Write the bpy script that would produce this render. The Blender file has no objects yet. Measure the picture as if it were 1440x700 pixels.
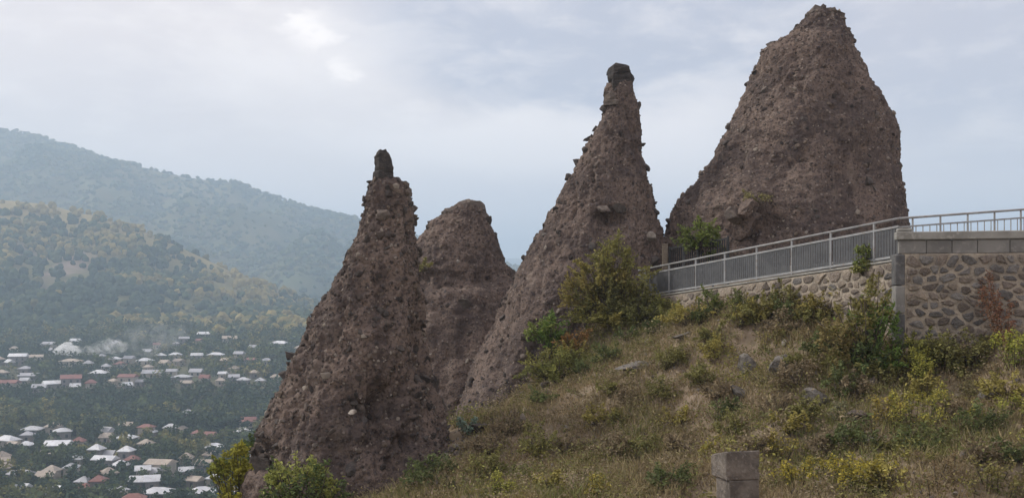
import bpy, math, random
import numpy as np
from mathutils import Vector, Matrix, Euler

# ------------------------------------------------------------------ camera, sky, sun, exposure
F = 1350.0            # focal length in photo pixels (photo 1440 x 700), eye at the origin
HY = 420.0            # horizon row
sc = bpy.context.scene
col = sc.collection
cam_d = bpy.data.cameras.new('camera')
cam_d.sensor_width = 36.0
cam_d.lens = 36.0 * F / 1440.0
cam_d.shift_y = (HY - 350.0) / 1440.0
cam_d.clip_start = 0.2
cam_d.clip_end = 30000.0
cam = bpy.data.objects.new('camera', cam_d)
cam.rotation_euler = (math.radians(90), 0, 0)
col.objects.link(cam)
sc.camera = cam

SUN_AZ, SUN_EL = math.radians(-75), math.radians(38)     # azimuth from +Y towards +X
sun_d = bpy.data.lights.new('sun', 'SUN')
sun_d.energy = 2.2
sun_d.angle = math.radians(10)
sun_d.color = (1.0, 0.95, 0.86)
sun = bpy.data.objects.new('sun', sun_d)
sdir = Vector((math.sin(SUN_AZ) * math.cos(SUN_EL), math.cos(SUN_AZ) * math.cos(SUN_EL), math.sin(SUN_EL)))
sun.rotation_euler = sdir.to_track_quat('Z', 'Y').to_euler()
sun.location = sdir * 200
col.objects.link(sun)

vs = sc.view_settings
vs.view_transform = 'Standard'
vs.look = 'None'
vs.exposure = 0.55
vs.gamma = 1.0
vs.use_curve_mapping = False
try:
    sc.cycles.use_denoising = True
    sc.cycles.volume_bounces = 6
    sc.cycles.max_bounces = 8
    sc.cycles.transparent_max_bounces = 8
except Exception:
    pass


class NT:
    """tiny node-tree writer"""
    def __init__(s, nt):
        s.nt = nt
        nt.nodes.clear()

    def n(s, typ, **kw):
        nd = s.nt.nodes.new(typ)
        for k, v in kw.items():
            setattr(nd, k, v)
        return nd

    def link(s, a, b):
        s.nt.links.new(a, b)

    def put(s, sock, v):
        if hasattr(v, 'is_output'):
            s.nt.links.new(v, sock)
        else:
            sock.default_value = v

    def math(s, op, a, b=0.0, c=0.0, clamp=False):
        nd = s.n('ShaderNodeMath', operation=op)
        nd.use_clamp = clamp
        for i, v in enumerate((a, b, c)):
            s.put(nd.inputs[i], v)
        return nd.outputs[0]

    def mix(s, f, a, b):
        nd = s.n('ShaderNodeMix', data_type='RGBA')
        s.put(nd.inputs[0], f)
        s.put(nd.inputs[6], a if hasattr(a, 'is_output') else (*a, 1))
        s.put(nd.inputs[7], b if hasattr(b, 'is_output') else (*b, 1))
        return nd.outputs[2]

    def noise(s, vec, scale, detail=4, rough=0.55, dist=0.0):
        nd = s.n('ShaderNodeTexNoise')
        if vec is not None:
            s.link(vec, nd.inputs['Vector'])
        nd.inputs['Scale'].default_value = scale
        nd.inputs['Detail'].default_value = detail
        nd.inputs['Roughness'].default_value = rough
        nd.inputs['Distortion'].default_value = dist
        return nd.outputs[0]

    def ramp(s, f, lo, hi):
        nd = s.n('ShaderNodeMapRange', interpolation_type='SMOOTHSTEP')
        s.put(nd.inputs[0], f)
        nd.inputs[1].default_value = lo
        nd.inputs[2].default_value = hi
        return nd.outputs[0]


world = bpy.data.worlds.new('World')
sc.world = world
world.use_nodes = True
W = NT(world.node_tree)
tc = W.n('ShaderNodeTexCoord')
sep = W.n('ShaderNodeSeparateXYZ')
W.link(tc.outputs['Generated'], sep.inputs[0])
SKY_STRENGTH = 0.1
sky = W.n('ShaderNodeTexSky', sky_type='NISHITA')
sky.sun_disc = False
sky.sun_elevation = SUN_EL
sky.sun_rotation = SUN_AZ
sky.altitude = 1300
az = W.math('ARCTAN2', sep.outputs[0], sep.outputs[1])
el = W.math('ARCSINE', sep.outputs[2])
cvec = W.n('ShaderNodeCombineXYZ')
W.put(cvec.inputs[0], az)
W.put(cvec.inputs[1], W.math('MULTIPLY', el, 2.6))
n_big = W.noise(cvec.outputs[0], 2.2, 5, 0.55, 0.6)
n_mid = W.noise(cvec.outputs[0], 6.0, 6, 0.6, 0.4)
n_small = W.noise(cvec.outputs[0], 16.0, 5, 0.6, 0.2)
warp = W.math('MULTIPLY', W.math('SUBTRACT', n_mid, 0.5), 0.16)
warp2 = W.math('MULTIPLY', W.math('SUBTRACT', n_small, 0.5), 0.05)


def cloud(px, py, sx, sy, soft=0.6, w=1.0, w2=1.0):
    """a bank of cloud about a direction in the sky; 1 inside, 0 outside, ragged edge"""
    a0 = math.atan2(px - 720, F)
    e0 = math.atan2(HY - py, math.hypot(F, px - 720))
    da = W.math('DIVIDE', W.math('ADD', W.math('SUBTRACT', az, a0), W.math('MULTIPLY', W.math('ADD', warp, W.math('MULTIPLY', warp2, w2 - 1.0)), w)), sx / F)
    de = W.math('DIVIDE', W.math('ADD', W.math('SUBTRACT', el, e0), W.math('MULTIPLY', W.math('ADD', warp, W.math('MULTIPLY', warp2, w2)), -0.55 * w)), sy / F)
    r = W.math('SQRT', W.math('ADD', W.math('MULTIPLY', da, da), W.math('MULTIPLY', de, de)))
    return W.math('SUBTRACT', 1.0, W.ramp(r, 1 - soft, 1 + soft))


pale = (0.74, 0.645, 0.605)
blue = (0.42, 0.405, 0.455)
white = (1.04, 0.93, 0.84)
c = W.mix(W.ramp(n_big, 0.40, 0.60), pale, (0.56, 0.51, 0.53))
c = W.mix(W.math('MULTIPLY', cloud(150, 150, 520, 190, 0.5), 0.8), c, (0.79, 0.68, 0.62))
c = W.mix(W.math('MULTIPLY', cloud(850, 30, 350, 122, 0.20, 0.55, 2.0), 0.95), c, blue)
c = W.mix(W.math('MULTIPLY', cloud(1420, 70, 270, 130, 0.5, 1.0, 2.0), 0.85), c, (0.455, 0.43, 0.475))
c = W.mix(W.math('MULTIPLY', cloud(725, 205, 220, 44, 0.6, 0.5, 2.0), 0.95), c, (1.02, 0.91, 0.83))
c = W.mix(W.math('MULTIPLY', cloud(950, 215, 95, 75, 0.7, 0.5, 2.0), 0.9), c, (1.04, 0.92, 0.84))
c = W.mix(W.math('MULTIPLY', cloud(445, 80, 110, 70, 0.9, 0.7, 3.0), 0.55), c, white)
c = W.mix(W.math('MULTIPLY', cloud(428, 38, 27, 17, 0.95, 0.7, 4.5), 0.8), c, (1.2, 1.07, 0.96))
c = W.mix(W.math('MULTIPLY', cloud(486, 104, 17, 11, 0.95, 0.6, 4.5), 0.8), c, (1.2, 1.07, 0.96))
c = W.mix(W.math('MULTIPLY', W.ramp(W.math('ABSOLUTE', W.math('ADD', el, W.math('MULTIPLY', warp, 0.5))), 0.19, 0.03), 0.8), c, (1.15, 0.99, 0.87))
c = W.mix(W.math('MULTIPLY', W.ramp(n_mid, 0.44, 0.66), 0.36), c, white)
c = W.mix(W.math('MULTIPLY', W.ramp(n_small, 0.48, 0.70), 0.22), c, white)
up = W.n('ShaderNodeVectorMath', operation='SCALE')
W.link(c, up.inputs[0])
up.inputs['Scale'].default_value = 1.0 / SKY_STRENGTH
skymix = W.mix(0.9, sky.outputs[0], up.outputs[0])
bg = W.n('ShaderNodeBackground')
W.link(skymix, bg.inputs[0])
bg.inputs[1].default_value = SKY_STRENGTH
wo = W.n('ShaderNodeOutputWorld')
W.link(bg.outputs[0], wo.inputs[0])

# ------------------------------------------------------------------ helpers
rng = np.random.default_rng(11)
random.seed(5)


def P(px, py, d):
    return Vector(((px - 720) / F * d, d, (HY - py) / F * d))


def hash3(ix, iy, iz, seed):
    h = (ix.astype(np.int64) * 374761393 + iy.astype(np.int64) * 668265263 + iz.astype(np.int64) * 2147483647 + seed * 1274126177) & 0xffffffff
    h = ((h ^ (h >> 13)) * 1274126177) & 0xffffffff
    h = ((h ^ (h >> 16)) * 2246822519) & 0xffffffff
    h = h ^ (h >> 15)
    return (h & 0xffffff) / float(0xffffff)


def vnoise(x, y, z, seed=0):
    x, y, z = np.broadcast_arrays(np.asarray(x, float), np.asarray(y, float), np.asarray(z, float))
    ix, iy, iz = np.floor(x), np.floor(y), np.floor(z)
    fx, fy, fz = x - ix, y - iy, z - iz
    fx, fy, fz = (t * t * t * (t * (t * 6 - 15) + 10) for t in (fx, fy, fz))
    out = 0
    for dx in (0, 1):
        for dy in (0, 1):
            for dz in (0, 1):
                w = (fx if dx else 1 - fx) * (fy if dy else 1 - fy) * (fz if dz else 1 - fz)
                out = out + w * hash3(ix + dx, iy + dy, iz + dz, seed)
    return out * 2 - 1


def fbm(x, y, z=0.0, octs=4, seed=0, gain=0.5):
    a, s, t = 1.0, 1.0, 0.0
    for i in range(octs):
        t = t + a * vnoise(x * s, y * s, np.asarray(z) * s, seed + i * 17)
        a *= gain
        s *= 2.03
    return t


def material(name, build, rough=0.9, spec=0.2):
    m = bpy.data.materials.new(name)
    m.use_nodes = True
    t = NT(m.node_tree)
    b = t.n('ShaderNodeBsdfPrincipled')
    b.inputs['Roughness'].default_value = rough
    b.inputs['Specular IOR Level'].default_value = spec
    o = t.n('ShaderNodeOutputMaterial')
    t.link(b.outputs[0], o.inputs[0])
    g = t.n('ShaderNodeNewGeometry')
    build(t, b, g.outputs['Position'], o)
    return m


def bump(t, b, h, strength, dist):
    nd = t.n('ShaderNodeBump')
    nd.inputs['Strength'].default_value = strength
    nd.inputs['Distance'].default_value = dist
    t.link(h, nd.inputs['Height'])
    t.link(nd.outputs[0], b.inputs['Normal'])


def mottled(c1, c2, scale, c3=None, bs=0.0, bd=0.02, obj_random=0.0):
    def f(t, b, pos, o):
        n1 = t.noise(pos, scale, 5, 0.6)
        c = t.mix(t.ramp(n1, 0.35, 0.65), c1, c2)
        n2 = t.noise(pos, scale * 4.3, 4, 0.6)
        if c3:
            c = t.mix(t.math('MULTIPLY', t.ramp(n2, 0.52, 0.7), 0.8), c, c3)
        if obj_random:
            oi = t.n('ShaderNodeObjectInfo')
            hs = t.n('ShaderNodeHueSaturation')
            t.put(hs.inputs['Value'], t.math('ADD', 1 - obj_random, t.math('MULTIPLY', oi.outputs['Random'], 2 * obj_random)))
            t.link(c, hs.inputs['Color'])
            c = hs.outputs[0]
        t.put(b.inputs['Base Color'], c)
        if bs:
            bump(t, b, n2, bs, bd)
    return f


def tinted(noise_scale=6.0, amount=0.35, translucent=0.25):
    """foliage: colour from the piece's own tint, with a little grain and light passing through"""
    def f(t, b, pos, o):
        at = t.n('ShaderNodeAttribute', attribute_name='tint')
        n1 = t.noise(pos, noise_scale, 3, 0.6)
        hs = t.n('ShaderNodeHueSaturation')
        t.put(hs.inputs['Value'], t.math('ADD', 1 - amount, t.math('MULTIPLY', n1, 2 * amount)))
        t.link(at.outputs['Color'], hs.inputs['Color'])
        t.link(hs.outputs[0], b.inputs['Base Color'])
        if translucent:
            tr = t.n('ShaderNodeBsdfTranslucent')
            t.link(hs.outputs[0], tr.inputs[0])
            mx = t.n('ShaderNodeMixShader')
            mx.inputs[0].default_value = translucent
            t.link(b.outputs[0], mx.inputs[1])
            t.link(tr.outputs[0], mx.inputs[2])
            t.link(mx.outputs[0], o.inputs[0])
    return f


def rock_build(t, b, pos, o):
    n1 = t.noise(pos, 0.45, 5, 0.6, 0.4)
    n2 = t.noise(pos, 2.2, 5, 0.65)
    n3 = t.noise(pos, 11.0, 4, 0.65)
    c = t.mix(t.ramp(n1, 0.35, 0.65), (0.092, 0.072, 0.066), (0.172, 0.131, 0.111))
    c = t.mix(t.math('MULTIPLY', t.ramp(n2, 0.45, 0.72), 0.6), c, (0.23, 0.172, 0.138))
    c = t.mix(t.math('MULTIPLY', t.ramp(n3, 0.48, 0.66), 0.85), c, (0.052, 0.042, 0.040))
    mp = t.n('ShaderNodeMapping')
    t.link(pos, mp.inputs[0])
    mp.inputs['Scale'].default_value = (1.0, 1.0, 0.16)
    n4 = t.noise(mp.outputs[0], 1.9, 5, 0.62, 0.3)
    c = t.mix(t.math('MULTIPLY', t.ramp(n4, 0.56, 0.70), 0.45), c, (0.235, 0.19, 0.16))
    c = t.mix(t.math('MULTIPLY', t.ramp(n4, 0.46, 0.34), 0.65), c, (0.066, 0.051, 0.047))
    v = t.n('ShaderNodeTexVoronoi')
    t.link(pos, v.inputs['Vector'])
    v.inputs['Scale'].default_value = 5.2
    v2 = t.n('ShaderNodeTexVoronoi')
    t.link(pos, v2.inputs['Vector'])
    v2.inputs['Scale'].default_value = 9.5
    sep = t.n('ShaderNodeSeparateColor')
    t.link(v.outputs['Color'], sep.inputs[0])
    spot = t.math('MULTIPLY', t.ramp(v.outputs['Distance'], 0.40, 0.22), t.ramp(sep.outputs[0], 0.45, 0.5))
    c = t.mix(t.math('MULTIPLY', spot, 0.6), c, (0.062, 0.052, 0.05))
    spot2 = t.math('MULTIPLY', t.ramp(v.outputs['Distance'], 0.34, 0.2), t.ramp(sep.outputs[1], 0.78, 0.82))
    c = t.mix(t.math('MULTIPLY', spot2, 0.6), c, (0.30, 0.25, 0.21))
    t.put(b.inputs['Base Color'], c)
    h = t.math('ADD', t.math('MULTIPLY', n2, 0.9), t.math('MULTIPLY', n3, 0.7))
    h = t.math('ADD', h, t.math('MULTIPLY', t.ramp(v.outputs['Distance'], 0.45, 0.1), 0.5))
    h = t.math('ADD', h, t.math('MULTIPLY', t.ramp(v2.outputs['Distance'], 0.5, 0.1), 0.3))
    bump(t, b, h, 0.8, 0.07)


M = {}
M['tuff'] = material('tuff', rock_build, 0.95, 0.1)
M['clast_dark'] = material('clast_dark', mottled((0.06, 0.053, 0.05), (0.10, 0.085, 0.078), 6, (0.14, 0.12, 0.10), 0.6, 0.03), 0.9)
M['clast_mid'] = material('clast_mid', mottled((0.105, 0.088, 0.078), (0.16, 0.13, 0.112), 6, (0.09, 0.07, 0.06), 0.6, 0.03), 0.9)
M['clast_pale'] = material('clast_pale', mottled((0.30, 0.27, 0.24), (0.24, 0.20, 0.17), 6, (0.36, 0.33, 0.29), 0.6, 0.03), 0.9)
M['cap_backlit_dark'] = material('cap_backlit_dark', mottled((0.036, 0.033, 0.032), (0.06, 0.053, 0.05), 6, (0.10, 0.085, 0.075), 0.7, 0.03), 0.9)  # spire heads seen against the light: backlit darkness put into the colour
M['boulder'] = material('boulder', mottled((0.17, 0.155, 0.14), (0.11, 0.10, 0.09), 5, (0.24, 0.215, 0.19), 0.7, 0.03), 0.9)
M['soil'] = material('soil', mottled((0.24, 0.185, 0.135), (0.19, 0.155, 0.105), 0.8, (0.31, 0.245, 0.185), 0.8, 0.06), 0.95, 0.1)
M['path'] = material('path', mottled((0.22, 0.20, 0.18), (0.17, 0.155, 0.14), 1.5, (0.26, 0.24, 0.21), 0.4, 0.02), 0.9)
M['valley'] = material('valley', mottled((0.085, 0.095, 0.05), (0.13, 0.12, 0.068), 0.03, (0.18, 0.155, 0.10)), 0.95, 0.1)
M['hill'] = material('hill', tinted(0.05, 0.35, 0.0), 0.95, 0.1)
M['hill_far'] = material('hill_far', mottled((0.085, 0.105, 0.05), (0.17, 0.16, 0.072), 0.004, (0.17, 0.155, 0.075)), 0.95, 0.1)  # brighter yellow patches paint in the sunlit parts of the slope
M['foliage'] = material('foliage', tinted(5.0, 0.35, 0.3), 0.75, 0.25)
M['foliage_far'] = material('foliage_far', tinted(0.35, 0.3, 0.15), 0.85, 0.1)
M['grass'] = material('grass', tinted(1.5, 0.3, 0.2), 0.85, 0.1)
M['bark'] = material('bark', mottled((0.09, 0.07, 0.055), (0.06, 0.05, 0.04), 8, None, 0.5, 0.01), 0.9)
M['mortar'] = material('mortar', mottled((0.42, 0.36, 0.29), (0.27, 0.235, 0.195), 2.2, (0.24, 0.20, 0.165), 1.0, 0.06), 0.95, 0.1)
M['stone_grey'] = material('stone_grey', mottled((0.14, 0.13, 0.125), (0.21, 0.195, 0.18), 4, (0.10, 0.09, 0.085), 1.0, 0.06, 0.3), 0.9)
M['stone_brown'] = material('stone_brown', mottled((0.20, 0.165, 0.138), (0.145, 0.122, 0.105), 4, (0.26, 0.215, 0.18), 1.0, 0.06, 0.3), 0.9)
M['stone_tan'] = material('stone_tan', mottled((0.32, 0.265, 0.21), (0.24, 0.20, 0.165), 4, (0.38, 0.32, 0.26), 1.0, 0.06, 0.25), 0.9)
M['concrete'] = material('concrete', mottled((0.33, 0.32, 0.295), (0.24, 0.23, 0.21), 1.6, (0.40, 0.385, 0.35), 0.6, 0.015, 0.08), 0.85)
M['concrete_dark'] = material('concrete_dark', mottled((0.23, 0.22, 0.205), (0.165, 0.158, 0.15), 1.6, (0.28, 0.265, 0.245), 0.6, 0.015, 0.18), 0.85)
M['corner'] = material('corner', mottled((0.14, 0.138, 0.138), (0.085, 0.083, 0.083), 1.8, (0.21, 0.20, 0.19), 0.8, 0.03), 0.85)
M['pillar'] = material('pillar', mottled((0.18, 0.156, 0.135), (0.10, 0.087, 0.077), 5, (0.235, 0.205, 0.175), 0.9, 0.02), 0.85)
M['rail'] = material('rail', mottled((0.33, 0.335, 0.34), (0.24, 0.24, 0.24), 2, (0.25, 0.215, 0.19)), 0.5, 0.4)
M['rail_grey'] = material('rail_grey', mottled((0.095, 0.097, 0.102), (0.07, 0.072, 0.077), 3, (0.125, 0.125, 0.128)), 0.55, 0.4)
M['fence_dark'] = material('fence_dark', mottled((0.03, 0.032, 0.034), (0.045, 0.045, 0.046), 3), 0.6, 0.3)
M['wood'] = material('wood', mottled((0.24, 0.20, 0.155), (0.19, 0.155, 0.12), 7, (0.29, 0.245, 0.195), 0.4, 0.01), 0.85)
M['roof_white'] = material('roof_white', mottled((0.66, 0.67, 0.69), (0.50, 0.51, 0.54), 0.25, (0.40, 0.36, 0.33), 0, 0.02, 0.22), 0.45, 0.5)
M['roof_grey'] = material('roof_grey', mottled((0.42, 0.42, 0.45), (0.33, 0.33, 0.36), 0.3, (0.48, 0.46, 0.46)), 0.5, 0.5)
M['roof_red'] = material('roof_red', mottled((0.26, 0.115, 0.095), (0.20, 0.095, 0.085), 0.3, (0.32, 0.17, 0.14)), 0.7, 0.3)
M['roof_tan'] = material('roof_tan', mottled((0.45, 0.38, 0.31), (0.36, 0.30, 0.25), 0.3, (0.54, 0.48, 0.42)), 0.7, 0.3)
M['wall_cream'] = material('wall_cream', mottled((0.42, 0.38, 0.32), (0.34, 0.30, 0.26), 0.5, (0.50, 0.46, 0.40)), 0.9)
M['wall_grey'] = material('wall_grey', mottled((0.22, 0.20, 0.19), (0.17, 0.155, 0.15), 0.5, (0.28, 0.26, 0.24)), 0.9)
M['window'] = material('window', mottled((0.03, 0.035, 0.04), (0.045, 0.05, 0.055), 0.5), 0.2, 0.5)


def mesh(name, verts, faces, mat, tint=None, smooth=False):
    """verts Nx3, faces MxK (one K)"""
    verts = np.ascontiguousarray(verts, dtype=np.float32)
    faces = np.ascontiguousarray(faces, dtype=np.int32)
    me = bpy.data.meshes.new(name)
    me.vertices.add(len(verts))
    me.vertices.foreach_set('co', verts.ravel())
    k = faces.shape[1]
    me.loops.add(faces.size)
    me.loops.foreach_set('vertex_index', faces.ravel())
    me.polygons.add(len(faces))
    me.polygons.foreach_set('loop_start', np.arange(0, faces.size, k, dtype=np.int32))
    me.polygons.foreach_set('use_smooth', np.full(len(faces), smooth, dtype=bool))
    if tint is not None:
        a = me.color_attributes.new('tint', 'FLOAT_COLOR', 'POINT')
        t4 = np.ones((len(verts), 4), dtype=np.float32)
        t4[:, :3] = tint
        a.data.foreach_set('color', t4.ravel())
    me.update(calc_edges=True)
    me.validate()
    if mat:
        me.materials.append(M[mat])
    return me


def poly(name, verts, faces, mat, smooth=False):
    me = bpy.data.meshes.new(name)
    me.from_pydata([tuple(v) for v in verts], [], [tuple(f) for f in faces])
    for p in me.polygons:
        p.use_smooth = smooth
    me.update()
    if mat:
        me.materials.append(M[mat])
    return me


def obj(name, me, parent=None, loc=None, rot=None, scale=None):
    o = bpy.data.objects.new(name, me)
    col.objects.link(o)
    if parent:
        o.parent = parent
    if loc is not None:
        o.location = loc
    if rot is not None:
        o.rotation_euler = rot
    if scale is not None:
        o.scale = scale
    return o


def tag(o, label=None, cat=None, group=None, kind=None):
    if label:
        o['label'] = label
    if cat:
        o['category'] = cat
    if group:
        o['group'] = group
    if kind:
        o['kind'] = kind
    return o


def thing(name, label, cat, loc=(0, 0, 0), rz=0.0, group=None):
    return tag(obj(name, None, None, loc, (0, 0, rz)), label, cat, group)


def box_vf(x0, x1, y0, y1, z0, z1, bev=0.0):
    if not bev:
        v = [(x, y, z) for z in (z0, z1) for y in (y0, y1) for x in (x0, x1)]
        f = [(0, 2, 3, 1), (4, 5, 7, 6), (0, 1, 5, 4), (2, 6, 7, 3), (0, 4, 6, 2), (1, 3, 7, 5)]
        return v, f
    import bmesh
    bm = bmesh.new()
    bmesh.ops.create_cube(bm, size=1)
    for q in bm.verts:
        q.co = Vector((x0 + (q.co.x + .5) * (x1 - x0), y0 + (q.co.y + .5) * (y1 - y0), z0 + (q.co.z + .5) * (z1 - z0)))
    bmesh.ops.bevel(bm, geom=bm.edges[:], offset=bev, segments=1, affect='EDGES', profile=0.5)
    v = [tuple(q.co) for q in bm.verts]
    bm.verts.index_update()
    f = [tuple(q.index for q in p.verts) for p in bm.faces]
    bm.free()
    return v, f


def box(name, x0, x1, y0, y1, z0, z1, mat, bev=0.0):
    return poly(name, *box_vf(x0, x1, y0, y1, z0, z1, bev), mat)


def bar_vf(p, q, w, h=None, n=4):
    """prism from p to q; n=4 a box of width w and height h, else a round bar of radius w"""
    p, q = Vector(p), Vector(q)
    d = (q - p).normalized()
    up = Vector((0, 0, 1)) if abs(d.z) < 0.95 else Vector((0, 1, 0))
    s = d.cross(up).normalized()
    u = s.cross(d).normalized()
    v = []
    for c_ in (p, q):
        if n == 4:
            h_ = h or w
            v += [c_ + s * a * w / 2 + u * b_ * h_ / 2 for a, b_ in ((-1, -1), (1, -1), (1, 1), (-1, 1))]
        else:
            v += [c_ + s * math.cos(6.2832 * k / n) * w + u * math.sin(6.2832 * k / n) * w for k in range(n)]
    f = [(k, (k + 1) % n, n + (k + 1) % n, n + k) for k in range(n)] + [tuple(range(n))[::-1], tuple(range(n, 2 * n))]
    return v, f


def bar(name, p, q, w, h, mat, n=4):
    return poly(name, *bar_vf(p, q, w, h, n), mat, n > 4)


def merge(parts):
    v, f = [], []
    for a, b_ in parts:
        k = len(v)
        v += list(a)
        f += [tuple(i + k for i in q) for q in b_]
    return v, f


def ico(sub):
    import bmesh
    bm = bmesh.new()
    bmesh.ops.create_icosphere(bm, subdivisions=sub, radius=1)
    bm.verts.index_update()
    v = np.array([q.co[:] for q in bm.verts])
    f = np.array([[q.index for q in p.verts] for p in bm.faces])
    bm.free()
    return v, f


ICO = {k: ico(k) for k in (1, 2, 3, 4)}


def stone_shape(sub, r, cuts=7, rough=0.06):
    """a faceted stone: unit ball cut by planes, then roughened"""
    v = ICO[sub][0].copy()
    for _ in range(cuts):
        n = r.normal(size=3)
        n /= np.linalg.norm(n)
        h = r.uniform(0.35, 0.75)
        dd = v @ n
        over = np.maximum(dd - h, 0)
        v = v - np.outer(over, n) * 0.95
    s = r.integers(0, 999)
    nz = fbm(v[:, 0] * 2.5, v[:, 1] * 2.5, v[:, 2] * 2.5, 3, int(s))
    return v * (1 + rough * nz)[:, None], ICO[sub][1]


LEAF_GAIN = 1.7


def leaves(cen, size, r, tint, tvar=0.25, aspect=0.5, upbias=0.3):
    """one rhombic leaf per centre"""
    n = len(cen)
    if np.ndim(size) == 0:
        size = np.full(n, size)
    size = size * r.uniform(0.6, 1.3, n)
    a = r.normal(size=(n, 3))
    a[:, 2] *= 0.6
    a /= np.linalg.norm(a, axis=1)[:, None]
    b_ = r.normal(size=(n, 3))
    b_[:, 2] += upbias
    b_ = np.cross(a, b_)
    b_ /= np.linalg.norm(b_, axis=1)[:, None] + 1e-9
    L = a * size[:, None]
    Wd = b_ * (size * aspect)[:, None]
    v = np.stack([cen - L, cen + Wd * .9 - L * .1, cen + L, cen - Wd * .9 - L * .1], 1).reshape(-1, 3)
    f = np.arange(n * 4).reshape(-1, 4)
    t = LEAF_GAIN * np.broadcast_to(np.asarray(tint, float), (n, 3)) * r.uniform(1 - tvar, 1 + tvar, (n, 1))
    return v, f, np.repeat(t, 4, axis=0)


def cat(parts):
    vs_, fs_, ts_ = [], [], []
    k = 0
    for v, f, t in parts:
        vs_.append(v)
        fs_.append(f + k)
        ts_.append(t)
        k += len(v)
    return np.concatenate(vs_), np.concatenate(fs_), np.concatenate(ts_)


# ------------------------------------------------------------------ terrain
# near hillside: thin-plate spline through ground points (x, y, z)
ctrl = []
for px, py, d in [(640, 612, 30.5), (640, 604, 35), (705, 588, 35.5), (760, 525, 36.5), (820, 482, 37), (900, 436, 38.3),
                  (960, 432, 36.2), (1040, 426, 33.2), (1130, 422, 30.5), (1190, 446, 28.4), (1255, 496, 26.3), (1340, 496, 25.7), (1440, 488, 25.2), (1600, 480, 25),
                  (1600, 700, 18.5), (1440, 700, 19), (1240, 700, 20), (1035, 700, 21.2), (800, 700, 23), (640, 700, 25), (520, 702, 26.5),
                  (1240, 600, 23), (1000, 560, 27.5), (820, 580, 30), (1440, 600, 21.7)]:
    q = P(px, py, d)
    ctrl.append((q.x, q.y, q.z))
ctrl += [(-9.5, 30, -8.0), (-7, 26, -6.8), (-7, 22, -6.6), (0, 0, -1.7), (0, 4, -1.9), (8, 0, -1.7), (-8, 0, -2.2), (0, 14, -5.2), (6, 12, -4.4),
         (12, 12, -4.3), (-7, 14, -6.0), (20, 10, -3.6), (22, 0, -1.2), (-3, 42, -7.0), (-4, 50, -8.0), (3, 46, -3.6), (8, 42, 0.0), (14, 42, 0.4),
         (10, 52, -1.0), (20, 36, 1.2), (26, 30, 1.4), (22, 50, 0), (0, 62, -8), (15, 62, -3), (-9, 40, -9), (-12, -6, -4), (30, 16, -1.0), (30, 60, 0)]
ctrl = np.array(ctrl)


def _phi(r2):
    return np.where(r2 > 1e-9, 0.5 * r2 * np.log(np.maximum(r2, 1e-9)), 0.0)


_n = len(ctrl)
_K = _phi(((ctrl[:, None, :2] - ctrl[None, :, :2]) ** 2).sum(-1)) + np.eye(_n) * 0.15
_A = np.zeros((_n + 3, _n + 3))
_A[:_n, :_n] = _K
_A[:_n, _n] = 1
_A[:_n, _n + 1:] = ctrl[:, :2]
_A[_n:, :_n] = _A[:_n, _n:].T
_sol = np.linalg.solve(_A, np.concatenate([ctrl[:, 2], np.zeros(3)]))


def ground(x, y):
    x = np.atleast_1d(np.asarray(x, float))
    y = np.atleast_1d(np.asarray(y, float))
    xc, yc = np.clip(x, -12, 34), np.clip(y, -8, 66)
    sh = xc.shape
    q = np.stack([xc.ravel(), yc.ravel()], 1)
    z = _sol[_n] + q @ _sol[_n + 1:]
    for i in range(_n):
        z = z + _sol[i] * _phi((q[:, 0] - ctrl[i, 0]) ** 2 + (q[:, 1] - ctrl[i, 1]) ** 2)
    z = z.reshape(sh)
    z = z + 0.28 * fbm(x * 0.45, y * 0.45, 0, 3, 3) + 0.10 * fbm(x * 1.7, y * 1.7, 0, 3, 9)
    edge = np.maximum(0, -9.2 - x) + np.maximum(0, y - 54) + 0.4 * np.maximum(0, x - 40)
    return np.maximum(z - edge * 1.05, -90.0)


def gz(x, y):
    return float(ground(x, y)[0])


_D = np.concatenate([np.arange(9, 45, 0.1)])


def on_ground(px, py):
    """where the view ray of a photo pixel meets the hillside"""
    x, z = (px - 720) / F * _D, (HY - py) / F * _D
    g = ground(x, _D)
    hit = np.nonzero(g > z)[0]
    hit = hit[_D[hit] > 13.5]
    i = hit[0] if len(hit) else len(_D) - 1
    return Vector((x[i], _D[i], g[i]))


def axis_grid(*segs):
    return np.concatenate([np.arange(a, b_, s) for a, b_, s in segs])


gx = axis_grid((-100, -16, 3), (-16, 24, 0.22), (24, 90, 2.5))
gy = axis_grid((-30, 10, 1.0), (10, 46, 0.22), (46, 60, 0.8), (60, 150, 3))
GX, GY = np.meshgrid(gx, gy)
GZ = ground(GX, GY)


def grid_faces(nx, ny, wrap=False):
    i = np.arange(ny - 1)[:, None] * nx
    j = np.arange(nx if wrap else nx - 1)[None, :]
    a = i + j
    b_ = i + (j + 1) % nx
    return np.stack([a, b_, b_ + nx, a + nx], -1).reshape(-1, 4)


o = obj('hillside', mesh('hillside', np.stack([GX, GY, GZ], -1).reshape(-1, 3), grid_faces(len(gx), len(gy)), 'soil', smooth=True))
tag(o, kind='structure')

# valley floor: height by distance, from rows of the photograph
_vd = np.array([-500, 0, 150, 300, 325, 375, 430, 470, 515, 560, 620, 690, 790, 850, 1000, 2000, 12000.])
_vp = {300: 720, 325: 700, 375: 660, 430: 620, 470: 600, 515: 582, 560: 547, 620: 521, 690: 500, 790: 476, 850: 462}
_vz = np.array([-80, -80, -74] + [(HY - _vp[k]) / F * k for k in (300, 325, 375, 430, 470, 515, 560, 620, 690, 790, 850)] + [-18, -20, -30.])


def floor_z(x, d):
    return np.interp(d, _vd, _vz) + 1.6 * fbm(np.asarray(x) * 0.012, np.asarray(d) * 0.012, 0, 3, 41)


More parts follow.
